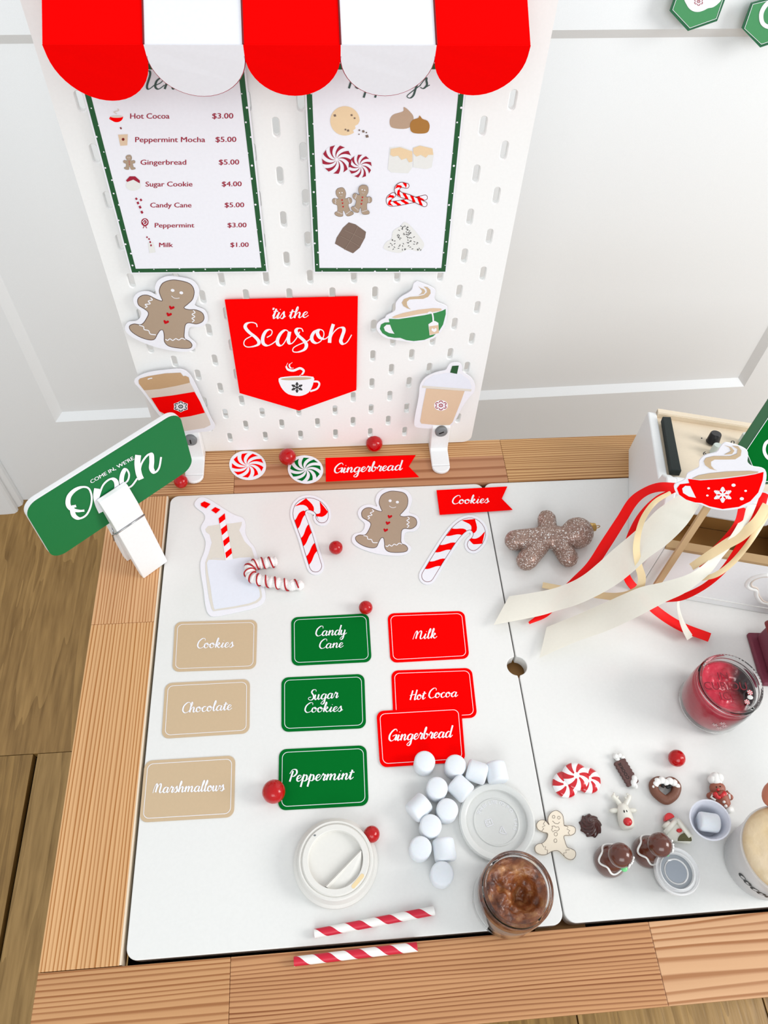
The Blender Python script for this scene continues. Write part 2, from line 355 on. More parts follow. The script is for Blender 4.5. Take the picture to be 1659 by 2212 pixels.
# ---- brush script alphabet (pen strokes, x-height 1)
G = {
'a': (.9, [[(.66,.8),(.42,1.0),(.14,.7),(.1,.2),(.3,0),(.52,.25),(.68,.92)], [(.68,.95),(.6,.3),(.72,0),(.95,.35)]]),
'b': (.72, [[(0,.35),(.3,1.5),(.28,2.0),(.16,1.6),(.1,.4),(.25,0),(.5,.2),(.52,.8),(.4,.9),(.45,.75),(.76,.7)]]),
'c': (.66, [[(.55,.8),(.42,1.0),(.16,.8),(.08,.35),(.25,0),(.5,.08),(.7,.35)]]),
'd': (.9, [[(.62,.85),(.38,1.0),(.12,.65),(.12,.15),(.32,0),(.54,.4),(.78,2.0)], [(.78,2.0),(.64,.35),(.74,0),(.95,.35)]]),
'e': (.62, [[(.05,.3),(.38,.55),(.5,.85),(.33,1.0),(.12,.7),(.12,.2),(.35,0),(.66,.35)]]),
'g': (.85, [[(.66,.8),(.42,1.0),(.14,.7),(.1,.2),(.3,0),(.52,.25),(.68,.92)], [(.68,.95),(.6,0),(.55,-.7),(.35,-1.0),(.12,-.8),(.38,-.35),(.9,.35)]]),
'h': (.85, [[(0,.35),(.32,1.5),(.28,2.0),(.16,1.5),(.1,0)], [(.1,.05),(.26,.7),(.46,1.0),(.58,.75),(.54,.2),(.66,0),(.9,.35)]]),
'i': (.45, [[(0,.35),(.22,1.0)], [(.22,1.0),(.13,.25),(.25,0),(.5,.35)], [(.26,1.38),(.27,1.5)]]),
'k': (.78, [[(0,.35),(.32,1.5),(.28,2.0),(.16,1.5),(.1,0)], [(.1,.3),(.35,1.0),(.52,.8),(.22,.45)], [(.24,.48),(.45,.1),(.6,0),(.82,.35)]]),
'l': (.44, [[(0,.35),(.34,1.5),(.3,2.0),(.17,1.5),(.12,.3),(.25,0),(.5,.35)]]),
'm': (1.3, [[(0,.6),(.14,1.0),(.16,.8),(.1,0)], [(.1,.05),(.28,.7),(.46,1.0),(.55,.8),(.5,0)], [(.5,.05),(.68,.7),(.88,1.0),(1.0,.75),(.95,.2),(1.08,0),(1.34,.35)]]),
'n': (.86, [[(0,.6),(.14,1.0),(.16,.8),(.1,0)], [(.1,.05),(.28,.7),(.48,1.0),(.6,.75),(.54,.2),(.66,0),(.9,.35)]]),
'o': (.74, [[(.38,1.0),(.12,.8),(.08,.25),(.3,0),(.55,.25),(.55,.8),(.38,1.0),(.4,.75),(.58,.66),(.8,.75)]]),
'p': (.78, [[(0,.4),(.18,1.1),(.14,.3),(.05,-.95)], [(.1,.3),(.3,.95),(.54,.85),(.55,.2),(.35,0),(.14,.15)], [(.4,.02),(.82,.35)]]),
'r': (.6, [[(0,.4),(.14,.95),(.2,1.12),(.26,.9),(.45,.92),(.42,.5),(.36,.15),(.48,0),(.66,.35)]]),
's': (.6, [[(0,.3),(.3,1.08),(.36,.8),(.46,.35),(.28,-.02),(.04,.12)], [(.3,.0),(.66,.35)]]),
't': (.5, [[(0,.35),(.28,1.55)], [(.28,1.55),(.16,.35),(.27,0),(.55,.35)], [(.0,1.08),(.3,1.18),(.55,1.14)]]),
'u': (.82, [[(.05,1.0),(.03,.3),(.18,0),(.4,.4),(.52,1.0)], [(.52,1.0),(.46,.3),(.6,0),(.86,.35)]]),
'w': (1.0, [[(.05,1.0),(.05,.25),(.2,0),(.38,.4),(.46,1.0)], [(.46,1.0),(.44,.3),(.58,0),(.8,.4),(.82,.95),(1.02,.75)]]),
'y': (.8, [[(.05,1.0),(.03,.3),(.18,0),(.4,.4),(.52,1.0)], [(.52,1.0),(.46,0),(.4,-.7),(.2,-1.0),(.02,-.75),(.3,-.3),(.84,.35)]]),
'C': (.95, [[(.98,1.5),(.92,1.9),(.6,1.95),(.2,1.35),(.12,.5),(.4,0),(.75,.08),(1.0,.4)]]),
'G': (1.1, [[(1.02,1.6),(.85,1.98),(.5,1.8),(.15,1.1),(.15,.35),(.45,0),(.8,.3),(.95,.95)], [(.5,.8),(.98,1.0),(.95,.3),(1.0,.1),(1.2,.35)]]),
'H': (1.1, [[(.32,1.9),(.15,0)], [(.95,2.0),(.8,.2),(.92,0),(1.15,.35)], [(.0,.9),(.5,1.02),(.98,1.12)]]),
'M': (1.3, [[(.0,.0),(.12,1.0),(.3,1.65),(.42,1.3),(.36,.1)], [(.38,.4),(.6,1.3),(.82,1.65),(.95,1.3),(.9,.3),(1.05,0),(1.34,.35)]]),
'P': (.9, [[(.38,1.75),(.2,0)], [(.05,1.3),(.3,1.95),(.72,1.9),(.84,1.35),(.55,.85),(.3,.95)]]),
'S': (.9, [[(1.0,1.6),(.9,1.95),(.55,1.95),(.4,1.5),(.68,.9),(.72,.3),(.4,0),(.05,.25),(.12,.55),(.4,.6)]]),
'T': (.85, [[(.05,1.65),(.5,1.95),(1.1,1.9)], [(.65,1.9),(.55,.8),(.5,0)]]),
"'": (.25, [[(.15,1.7),(.18,1.55),(.1,1.4)]]), ' ': (.35, []),
}
def script(mb, pl, word, x0, y0, x1, y1, unit, off, weight=.34, slant=.22, contrast=.62):
    tot = sum(G[c][0] for c in word); L = math.hypot(x1 - x0, y1 - y0); ux = ((x1 - x0)/L, (y1 - y0)/L); sx = L/tot; x = 0.0
    for c in word:
        adv, strokes = G[c]
        for st in strokes:
            pts = []
            for a, b in st:
                X = (x + a)*sx + b*unit*slant; Y = b*unit
                pts.append((x0 + X*ux[0] + Y*ux[1], y0 + X*ux[1] - Y*ux[0]))
            stroke(mb, pl, pts, unit*weight, off, 5, contrast)
        x += adv
    return mb
_tc = {}
def glyph_mesh(txt, bold=0.0):
    bold = 0.0
    key = (txt, bold)
    if key not in _tc:
        cu = bpy.data.curves.new('t', 'FONT'); cu.body = txt; cu.size = 1; cu.offset = bold; cu.resolution_u = 3
        ob = bpy.data.objects.new('t', cu); link(ob); dg = bpy.context.evaluated_depsgraph_get(); dg.update()
        me = bpy.data.meshes.new_from_object(ob.evaluated_get(dg)); bpy.data.objects.remove(ob)
        _tc[key] = ([tuple(v.co) for v in me.vertices], [tuple(p.vertices) for p in me.polygons])
    return _tc[key]
def sans(mb, pl, txt, x0, y0, x1, y1, cap, off, bold=.012):
    v, f = glyph_mesh(txt, bold); xa = min(p[0] for p in v); xb = max(p[0] for p in v)
    L = math.hypot(x1 - x0, y1 - y0); ux = ((x1 - x0)/L, (y1 - y0)/L); s = L/(xb - xa)
    for q, dx in enumerate((-.28, .28) if cap > 3 else (0,)):
        out = []
        for p in v:
            X = (p[0] - xa)*s + dx; Y = p[1]/.73*cap*1.1
            out.append(pl.at(x0 + X*ux[0] + Y*ux[1], y0 + X*ux[1] - Y*ux[0], off + q*4e-5))
        mb.add(out, f)
    return mb
def snowflake(mb, pl, cx, cy, r, off, w=None, rot=0.0, knob=True, sq=1.0):
    w = w or r*.16
    for k in range(6):
        a = rot + k*math.pi/3 + math.pi/2; c, s = math.cos(a), math.sin(a)
        P = lambda q, t: (cx + q*c*r - t*s*r, cy + (q*s*r + t*c*r)*sq)
        stroke(mb, pl, [P(.0, 0), P(.9, 0)], w, off, 0)
        for t in (-1, 1):
            stroke(mb, pl, [P(.4, 0), P(.66, t*.26)], w*.8, off, 0)
            if knob: stroke(mb, pl, [P(.62, 0), P(.84, t*.2)], w*.7, off, 0)
        if knob: fill(mb, pl, ell(*P(.92, 0), r*.15, r*.15*sq, n=12), off + 1e-5)
    return mb
def flower_flake(mb, pl, cx, cy, r, off, sq=1.0):
    """round snowflake sticker motif: ring and six small crowns"""
    stroke(mb, pl, ell(cx, cy, r*.3, r*.3*sq, n=14), r*.13, off, 0, closed=True)
    fill(mb, pl, ell(cx, cy, r*.1, r*.1*sq, n=8), off)
    for k in range(6):
        a = k*math.pi/3 + math.pi/2; c, s = math.cos(a), math.sin(a)
        P = lambda q, t: (cx + q*c*r - t*s*r, cy + (q*s*r + t*c*r)*sq)
        stroke(mb, pl, [P(.62, -.22), P(.72, -.27), P(.95, -.12), P(.95, .12), P(.72, .27), P(.62, .22)], r*.13, off, 0)
    return mb

# ================================================================== THE SETTING
# wall behind the table, turned 1.47 degrees from it; one recessed panel with a sloping edge
WA = Vector((-0.2515, 0.3022, 0)); wang = math.radians(1.475)
wu = Vector((math.cos(wang), math.sin(wang), 0)); wn = Vector((math.sin(wang), -math.cos(wang), 0)); WALL = Plane(WA, wn)
def wp(s, z, d=0.0): return WA + wu*s + wn*d + Vector((0, 0, z))
mb = MB(); S0, S1, Z0, Z1, TZ = 0.0, 1.188, -.274, .316, 1.1
rec = .010; bw = .013
def quad(a, b, c, d): mb.add([a, b, c, d], [(0, 1, 2, 3)])
XL, XR, ZB = -1.1, 2.2, -.48
quad(wp(XL, ZB), wp(S0, ZB), wp(S0, TZ), wp(XL, TZ)); quad(wp(S1, ZB), wp(XR, ZB), wp(XR, TZ), wp(S1, TZ))
quad(wp(S0, ZB), wp(S1, ZB), wp(S1, Z0), wp(S0, Z0)); quad(wp(S0, Z1), wp(S1, Z1), wp(S1, TZ), wp(S0, TZ))
i0, i1, j0, j1 = S0 + bw, S1 - bw, Z0 + bw, Z1 - bw
quad(wp(S0, Z0), wp(S1, Z0), wp(i1, j0, -rec), wp(i0, j0, -rec)); quad(wp(S0, Z1), wp(S0, Z0), wp(i0, j0, -rec), wp(i0, j1, -rec))
quad(wp(S1, Z0), wp(S1, Z1), wp(i1, j1, -rec), wp(i1, j0, -rec)); quad(wp(S1, Z1), wp(S0, Z1), wp(i0, j1, -rec), wp(i1, j1, -rec))
quad(wp(i0, j0, -rec), wp(i1, j0, -rec), wp(i1, j1, -rec), wp(i0, j1, -rec))
mb.add([wp(XL, ZB, -.08), wp(XR, ZB, -.08), wp(XR, TZ, -.08), wp(XL, TZ, -.08)], [(0, 1, 2, 3)])
struct(mb.build('wall_back', M['wall']))
# moulded casing in the corner at the left
prof = [(50, 1077), (51, 1083), (49, 1090), (43, 1094), (38, 1096), (40, 1100), (38, 1105), (32, 1109), (14, 1111), (-40, 1114), (-130, 1118), (-130, 1060), (48, 1071)]
base = [TABLE.at(x, y, -.48) for x, y in prof]
o = MB().prism([p + Vector((0, 0, 1.5)) for p in base], base).build('trim_1', M['wall']); struct(o)
# floor: wide boards running away from the camera
struct(mesh_obj('floor', [(-1.2, -1.6, -.496), (2.2, -1.6, -.496), (2.2, .42, -.496), (-1.2, .42, -.496)], [(0, 1, 2, 3)], M['dark']))
fl = bpy.data.objects['floor']
fm = [floor_wood('floor_board_%d' % i, l, d, i*3.3) for i, (l, d) in enumerate([((184, 144, 84), (122, 88, 36)), ((176, 137, 76), (116, 84, 34)), ((186, 148, 90), (126, 94, 42))])]
i = 0
for (ya, yb, xs) in ((-.1778, .40, [-1.2, -.945, -.685, -.425, -.165, .095, .355, .615, .875, 1.135, 1.395, 1.8]), (-1.55, -.1788, [-1.2, -.789, -.529, -.2695, -.009, .231, .481, .7315, .99, 1.25, 1.8])):
    for a, b in zip(xs[:-1], xs[1:]):
        e = .0011; vs = [(a + e, ya, -.4802), (b - e, ya, -.4802), (b - e, yb, -.4802), (a + e, yb, -.4802)]
        if abs(a + .2695) < 1e-4: vs[3] = (a + .006, yb, -.4802)
        o = MB().prism(vs, [(x, y, -.495) for x, y, z in vs]).build('floor_board', fm[i % 3], fl); i += 1

# ================================================================== THE TABLE
tab = thing('wooden_play_table', 'low pine play table with striped grain rails around two white lids', 'table', (.37, -.285, -.48))
XO, YF, YB = -.0517, -.5725, .0036; XE = .79; TH = .024
LX0, LX1, LY0, LY1 = .0137, .3655, -.5108, -.0597
RI = .0095
MED = ((214, 166, 118), (168, 112, 62))
def stave(x0, x1, y0, y1, along, light, dark, sc, seed, tilt=0.0, lab=None, warp=.011):
    m = pine('pine_%s_%d' % (along, int(seed*10)), along, light, tuple(v*f_ for v, f_ in zip(dark, (.93, .86, .80))), sc, seed, warp=warp)
    o = MB().box((x0, y0, -TH), (x1, y1, 0)).build('stave', m, tab, label=lab)
    return bevel(o, .0005, 2)
g = .00012
# back rail (two rows of staves), front rail, side rails
stave(XO, .0832 - g, -.0590, YB, 'x', (216, 170, 122), (158, 108, 66), 330, 1.1)
stave(.0832 + g, .396 - g, -.0590, -.0205 - g, 'x', (196, 142, 104), (160, 104, 66), 90, 2.3, lab='darker reddish pine stave')
stave(.0832 + g, .396 - g, -.0205 + g, YB, 'x', (216, 170, 120), (170, 116, 62), 260, 2.7)
stave(.396 + g, XE, -.0590, YB, 'x', (212, 166, 112), (158, 108, 58), 330, 3.2)
stave(XO, .0957 - g, YF, -.5140, 'x', (206, 156, 108), (156, 100, 50), 235, 4.1)
stave(.0957 + g, .4345 - g, YF, -.5140, 'x', (202, 150, 104), (148, 94, 52), 300, 5.4)
stave(.4345 + g, XE, YF, -.5140, 'x', (218, 172, 130), (166, 110, 58), 150, 6.2, warp=.02)
stave(XO, RI, -.2153 + g, -.0600, 'y', (228, 180, 132), (184, 126, 66), 330, 7.7)
stave(XO, RI, -.5135, -.2153 - g, 'y', (228, 180, 128), (186, 130, 66), 290, 8.3)
stave(.726, XE, -.5135, -.0600, 'y', (224, 176, 126), (176, 122, 68), 300, 9.1)
mf = pine('pine_frame', 'x', (210, 172, 126), (176, 132, 84), 200, 11)
MB().box((XO + .006, YF + .006, -.085), (XE - .006, YF + .024, -TH)).build('apron', mf, tab)
MB().box((XO + .006, YB - .024, -.085), (XE - .006, YB - .006, -TH)).build('apron', mf, tab)
MB().box((XO + .006, YF + .024, -.085), (XO + .024, YB - .024, -TH)).build('apron', mf, tab)
MB().box((XE - .024, YF + .024, -.085), (XE - .006, YB - .024, -TH)).build('apron', mf, tab)
for x in (XO + .006, XE - .050):
    for y in (YF + .006, YB - .050):
        bevel(MB().box((x, y, -.4800), (x + .044, y + .044, -TH - .0605)).build('leg', mf, tab), .003)
MB().box((RI - .002, -.518, -.040), (.728, -.058, -.036)).build('tray_bottom', M['dark'], tab)  # near-black colour puts the shade of the lid gaps into this sheet
MB().box((.345, -.514, -.0355), (.388, -.062, -.022)).build('cross_support', M['inner'], tab)
# the two lids with half-round finger holes where they meet
def lid_outline(x0, x1, y0, y1, hole_right):
    r = .0095; out = []
    def arc(cx, cy, a0, a1, rr, n=8):
        for k in range(n + 1):
            a = a0 + (a1 - a0)*k/n; out.append((cx + rr*math.cos(a), cy + rr*math.sin(a)))
    hc, hr, hf = -.2842, .0098, .003
    P = math.pi
    arc(x0 + r, y0 + r, P, 1.5*P, r); arc(x1 - r, y0 + r, 1.5*P, 2*P, r)
    if hole_right:
        out.append((x1, hc - hr - hf)); arc(x1 + .0006, hc, 1.5*P - .12, .5*P + .12, hr, 14); out.append((x1, hc + hr + hf))
    arc(x1 - r, y1 - r, 0, .5*P, r); arc(x0 + r, y1 - r, .5*P, P, r)
    if not hole_right:
        out.append((x0, hc + hr + hf)); arc(x0 - .0006, hc, .5*P - .12, -.5*P + .12, hr, 14); out.append((x0, hc - hr - hf))
    return out
def make_lid(x0, x1, y0, y1, hr, label):
    ol = lid_outline(x0, x1, y0, y1, hr); rt = thing('storage_lid', label, 'lid', ((x0 + x1)/2, (y0 + y1)/2, -.0175), 'white lids set into the table')
    top = [Vector((x, y, -.0015)) for x, y in ol]; bot = [Vector((x, y, -.0165)) for x, y in ol]
    o = MB().prism(top, bot).build('panel', M['laminate'], rt); bevel(o, .0007, 2); return rt
make_lid(LX0, LX1, LY0, LY1, True, 'left white lid, covered with name cards and paper cut-outs')
make_lid(.3668, .7195, -.5105, -.0597, False, 'right white lid, carrying the tiny charms and the red jar')
# thin pale chamfer along the inner edge of the left rail
MB().box((RI + .0001, -.5132, -.012), (RI + .0016, -.0602, -.0006)).build('edge_strip', M['ply'], tab)

# ================================================================== PEGBOARD
pb = thing('pegboard', 'tall white pegboard with slotted holes standing at the back of the table', 'pegboard', (.18, .0025, .001))
def stadium(cx, cz, w, h, n=6):
    r = w/2; out = []
    for k in range(n + 1):
        a = math.pi*k/n; out.append((cx + r*math.cos(a), cz + (h/2 - r) + r*math.sin(a)))
    for k in range(n + 1):
        a = math.pi + math.pi*k/n; out.append((cx + r*math.cos(a), cz - (h/2 - r) + r*math.sin(a)))
    return out
mb = MB(); T = .0048; ZT = .562; ZB0 = .0022
def rect(x0, x1, z0, z1):
    for y in (0, T): mb.add([(x0, y, z0), (x1, y, z0), (x1, y, z1), (x0, y, z1)], [(0, 1, 2, 3)])
def cell(x0, x1, z0, z1, cx, cz):
    s1 = stadium(cx, cz, .0066, .0166); s2 = stadium(cx, cz, .0050, .0150); n = len(s1)
    rim = []
    for k, (x, z) in enumerate(s1):      # project onto the cell's border
        dx, dz = x - cx, z - cz
        a = math.atan2(dz/(z1 - z0), dx/(x1 - x0)); c, s = math.cos(a), math.sin(a); m_ = max(abs(c), abs(s))
        rim.append(((x0 + x1)/2 + c/m_*(x1 - x0)/2, (z0 + z1)/2 + s/m_*(z1 - z0)/2))
    rows = [[(x, 0, z) for x, z in rim], [(x, 0, z) for x, z in s1], [(x, .0009, z) for x, z in s2], [(x, T, z) for x, z in s2], [(x, T, z) for x, z in rim]]
    mb.grid(rows, closed_u=True)
    for y in (0, T):                     # the four corners the projection skips
        for (X, Z) in ((x0, z0), (x1, z0), (x1, z1), (x0, z1)):
            v = [p for p in rim if abs(p[0] - X) < 1e-6]; h = [p for p in rim if abs(p[1] - Z) < 1e-6]
            if v and h:
                pv = min(v, key=lambda p: abs(p[1] - Z)); ph = min(h, key=lambda p: abs(p[0] - X))
                if pv != ph: mb.add([(pv[0], y, pv[1]), (X, y, Z), (ph[0], y, ph[1])], [(0, 1, 2)])
xm = 0.010
for i in range(1, 18):
    x = .02*i; zc = .0247 if i % 2 == 0 else .0447
    if zc - .02 > ZB0: rect(x - .01, x + .01, ZB0, zc - .02)
    while zc + .02 < ZT - .004:
        cell(x - .01, x + .01, zc - .02, zc + .02, x, zc); zc += .04
    rect(x - .01, x + .01, zc - .02, ZT)
rc = .010
def arcp(cx, cz, a0, a1): return [(cx + rc*math.cos(a0 + (a1 - a0)*k/6), cz + rc*math.sin(a0 + (a1 - a0)*k/6)) for k in range(7)]
ol = arcp(rc, ZB0 + rc, math.pi, 1.5*math.pi) + arcp(.36 - rc, ZB0 + rc, 1.5*math.pi, 2*math.pi) + arcp(.36 - rc, ZT - rc, 0, .5*math.pi) + arcp(rc, ZT - rc, .5*math.pi, math.pi)
mb.grid([[(x, 0, z) for x, z in ol], [(x, T, z) for x, z in ol]], closed_u=True)
for y in (0, T):
    # margins with rounded corners
    mb.add([(x, y, z) for x, z in ol[0:7]] + [(x, y, z) for x, z in ol[21:28]], [tuple(range(14))])
    mb.add([(x, y, z) for x, z in ol[7:21]], [tuple(range(14))])
mb.build('panel', M['board'], pb)
def clamp(px, py, tip, lab):
    c = BOARD.at(px, py, .004); r = thing('pegboard_clamp', lab, 'clamp', (c.x, -.02, 0), 'white clamps holding the pegboard')
    w = .0105; x = c.x; mb = MB()
    prof = [(-.0002, .046), (-.0075, .0455), (-.0100, .040), (-.0125, .008), (-.0145, .0052), (-.0350, .0042)]
    low = [(-.0002, .0003), (-.0430, .0003)]
    rows = []
    for sx in (-1, -.8, .8, 1):
        k = 1.0 if abs(sx) < .9 else .86
        rows.append([(x + sx*w, y*k if y < -.001 else y, z*(.96 if abs(sx) > .9 else 1)) for y, z in prof])
    L = []
    for yz in prof: L.append(yz)
    full = prof + [(-.0355, .0003), (-.0002, .0003)]
    for sx in (-1, 1): pass
    a = [Vector((x - w, y, z)) for y, z in full]; b = [Vector((x + w, y, z)) for y, z in full]
    mb.prism(b, a)
    # rounded tongue tip
    ys = -.0355; arc = [(x + w*math.cos(math.pi + math.pi*k/12), ys + w*.95*math.sin(math.pi + math.pi*k/12)) for k in range(13)]
    mb.prism([Vector((X, Y, .0042)) for X, Y in arc], [Vector((X, Y, .0003)) for X, Y in arc])
    bevel(mb.build('bracket', M['white'], r), .0012, 3)
    cc = Vector((x, -.0092, .036)); R = Matrix.Rotation(math.radians(90 - 4), 3, 'X')
    s = MB().lathe([(0, .0046), (.0060, .0046), (.0070, .0038), (.0072, 0), (0, 0)], cc, 28, R)
    sc = s.build('screw', M['screw'], r, True)
    MB().box((-.0007, -.0030, .0044), (.0007, .0030, .0050), R @ Matrix.Rotation(tip, 3, 'Z'), cc).build('slot', M['slot'], sc)
clamp(418, 960, 0.0, 'white pegboard clamp with grey screw behind the green open sign')
clamp(949, 938, -1.1, 'white pegboard clamp with grey screw below the iced drink cut-out')

# ================================================================== AWNING
YFo, ZFo = -.070, .4745; TA = .0012
aw = thing('striped_awning', 'red and white striped awning with scalloped hem at the pegboard top', 'awning', (.177, -.035, .443))
xs = [.0275 + i*(.3267 - .0275)/5 for i in range(6)]
for i in range(5):
    a, b = xs[i], xs[i + 1]; m = M['red'] if i % 2 == 0 else M['paper']; zr = ZFo + .0034*i/5*0
    top = [Vector((a, -.0005, .5145)), Vector((b, -.0005, .5145)), Vector((b, YFo, ZFo)), Vector((a, YFo, ZFo))]
    MB().prism([p + Vector((0, 0, TA)) for p in top], top).build('roof_stripe', m, aw)
    hw = (b - a)/2; pts = [(a, ZFo + TA*.8), (a, ZFo - .0055)] + [((a + b)/2 - hw*math.cos(math.pi*k/22), ZFo - .0055 - (.0255 if i else .0285)*math.sin(math.pi*k/22)) for k in range(23)] + [(b, ZFo + TA*.8)]
    pts = [(x, ZFo - (ZFo - z)*1.18 if z < ZFo else z) for x, z in pts]; ti = lambda z: max(0, ZFo - z)*.36
    f = [Vector((x, YFo - TA + ti(z), z)) for x, z in pts]; g2 = [Vector((x, YFo - .0001 + ti(z), z)) for x, z in pts]
    MB().prism(f, g2).build('scallop', m, aw)
    if i % 2 == 1: MB().tube([Vector((x, YFo - TA/2 + ti(z), z)) for x, z in pts[1:-1]], .0006, 6).build('hem_edging', M['maroon'], aw)
    if i in (1, 2, 3, 4): MB().tube([Vector((a, -.001, .5149 + TA)), Vector((a, YFo - .0006, ZFo + TA))], .0006, 6).build('seam', M['redout'], aw)

# ================================================================== MENU BOARDS
def menu_sheet(corner_px, name, label):
    """corner_px: bl, br in photo; side lines; the sheet is a flat card a little proud of the pegboard"""
    P = Plane((0, -.0042, 0), (0, -1, 0)); bl, br, xl_t, xr_t, zt = corner_px
    a = P.at(*bl); b = P.at(*br)
    c = [a, b, Vector((xr_t, a.y, zt)), Vector((xl_t, a.y, zt))]
    r = thing(name, label, 'menu sign', ((a.x + b.x)/2, -.002, min(a.z, b.z)))
    MB().prism([p.copy() for p in c], [p + Vector((0, .0012, 0)) for p in c]).build('card', M['paper'], r)
    MB().box((a.x + .02, -.0030, a.z + .02), (b.x - .02, -.0001, a.z + .15)).build('foam_pad', M['white'], r)
    # green frame
    def ins(d):
        ux = (c[1] - c[0]).normalized(); uz = (c[3] - c[0]).normalized()
        return [c[0] + ux*d + uz*d, c[1] - ux*d + uz*d, c[2] - ux*d - uz*d, c[3] + ux*d - uz*d]
    o1 = ins(.0012); o2 = ins(.0052); mb = MB(); y = Vector((0, -.00015, 0))
    for k in range(4): mb.add([o1[k] + y, o1[(k + 1) % 4] + y, o2[(k + 1) % 4] + y, o2[k] + y], [(0, 1, 2, 3)])
    mb.build('green_frame', M['darkgreen'], r)
    mb = MB(); rnd = random.Random(3)
    for k in range(4):
        A, B = o1[k], o1[(k + 1) % 4]; A2, B2 = o2[k], o2[(k + 1) % 4]; n = int((B - A).length/.0115)
        for j in range(n):
            t = (j + .5)/n + rnd.uniform(-.006, .006); q = [.2, .85, .5, 1.0, .1, .7][j % 6]
            p = (A + (B - A)*t)*(1 - q) + (A2 + (B2 - A2)*t)*q + Vector((0, -.0003, 0)); rr = rnd.choice((.0007, .0009, .0005))
            mb.add([p + Vector((rr*math.cos(a_), 0, rr*math.sin(a_))) for a_ in [math.pi*2*i_/8 for i_ in range(8)]], [tuple(range(8))])
    mb.build('snow_dots', M['paperw'], r)
    return r, Plane((0, -.0042, 0), (0, -1, 0))
OFF = .00018
Z3 = lambda pts: inbox(pts, 2.765, 0, 0)
m1, PM = menu_sheet(((283, 591), (578.5, 588), .0250, .1420, .4345), 'menu_card', 'green-framed drinks menu card listing seven items with prices')
mb = MB()
for t, x0, x1, y, c0, c1, price in [('Hot Cocoa', 778, 1012, 709, 1268, 1393, '$3.00'), ('Peppermint Mocha', 808, 1225, 849, 1288, 1411, '$5.00'), ('Gingerbread', 840, 1112, 984, 1308, 1428, '$5.00'),
        ('Sugar Cookie', 870, 1149, 1114, 1326, 1443, '$4.00'), ('Candy Cane', 898, 1143, 1239, 1343, 1458, '$5.00'), ('Peppermint', 925, 1160, 1359, 1360, 1472, '$3.00'), ('Milk', 951, 1033, 1476, 1377, 1485, '$1.00')]:
    sans(mb, PM, t, x0/2.765, y/2.765, x1/2.765, (y - .5)/2.765, 11.0*(1 - (y - 700)/4600), OFF)
    sans(mb, PM, price, c0/2.765, (y - 1)/2.765, c1/2.765, (y - 1.5)/2.765, 11.0*(1 - (y - 700)/4600), OFF)
mb.build('lettering', M['maroon'], m1)
script(MB(), PM, 'Menu', 284, 193, 412, 192, 24, OFF, .2).build('title', M['dg'], m1)
def icon(parent, pl, name, m, polys=(), strokes=(), sm=0, off=OFF):
    mb = MB()
    for p in polys: fill(mb, pl, p, off, sm)
    for p, w in strokes: stroke(mb, pl, p, w, off, 4)
    return mb.build(name, m, parent)
# small menu pictures
icon(m1, PM, 'cup_print', M['red'], [ell(252, 252, 14, 12, 0, 14, 0, math.pi)], [([(241, 252), (237, 256), (243, 260)], 2)])
icon(m1, PM, 'cup_fill_print', M['cup_beige'], [ell(252, 252, 13, 2.5)], [([(252, 246), (246, 242), (256, 239), (254, 235)], 2)], off=OFF*2)
icon(m1, PM, 'paper_cup_print', M['icetan'], [[(255, 291), (276, 290), (275, 314), (260, 315)]])
icon(m1, PM, 'cup_mark_print', M['redout'], [ell(266, 301, 3, 3)], [([(260, 275), (262, 279)], 3)], off=OFF*2)
icon(m1, PM, 'cookie_print', M['pale'], [ell(288, 400, 16, 12)]); icon(m1, PM, 'hat_print', M['maroon'], [[(272, 390), (280, 381), (292, 381), (302, 390), (302, 396), (288, 388), (275, 393)]], off=OFF*2)
icon(m1, PM, 'cane_print', M['paper'], [], [([(308, 460), (303, 448), (297, 436), (293, 430), (299, 428), (305, 434)], 4)]); 
icon(m1, PM, 'cane_stripe_print', M['maroon'], [], [([(308, 461), (305, 456)], 4.5), ([(304, 450), (301, 445)], 4.5), ([(299, 441), (297, 436)], 4.5), ([(293, 431), (296, 428)], 4.5), ([(303, 430), (306, 434)], 4)], off=OFF*2)
icon(m1, PM, 'lollipop_print', M['maroon'], [ell(313, 480, 8, 8.5)], [([(309, 493), (313, 487), (317, 493)], 1.6)]); icon(m1, PM, 'lollipop_swirl_print', M['paper'], [], [([(307, 480), (313, 474), (318, 480), (313, 485), (310, 481), (314, 479)], 1.6)], off=OFF*2)
icon(m1, PM, 'bottle_print', M['pale'], [[(320, 524), (331, 523), (336, 545), (323, 547)]]); icon(m1, PM, 'straw_print', M['maroon'], [], [([(316, 512), (319, 513)], 3), ([(321, 515), (323, 518)], 3), ([(324, 521), (325, 525)], 3), ([(326, 528), (326.5, 532)], 3)], off=OFF*2)

m2, _ = menu_sheet(((678, 589), (964.5, 589), .1832, .3018, .4345), 'toppings_card', 'green-framed toppings picture card right of the drinks menu')
script(MB(), PM, 'Toppings', 738, 191, 925, 191, 21, OFF, .22).build('title', M['dg'], m2)
I2 = lambda pts: inbox(pts, 2.765, 560, 0)
icon(m2, PM, 'cookie_print', M['cookie'], [I2([(512 + 88*math.cos(a), 722 + 88*math.sin(a)) for a in [math.radians(62 + k*(298/24)) for k in range(25)]] + [(590, 742), (572, 752), (575, 768), (560, 778), (566, 792)])])
icon(m2, PM, 'chip_print', M['choc_ink'], [I2(ell(x, y, r, r*.9, .5, 4)) for x, y, r in [(452, 690, 10), (552, 688, 8), (570, 706, 7), (515, 774, 7), (531, 780, 9), (622, 785, 10), (644, 814, 12), (598, 778, 7), (640, 792, 6), (596, 802, 5)]], off=OFF*2)
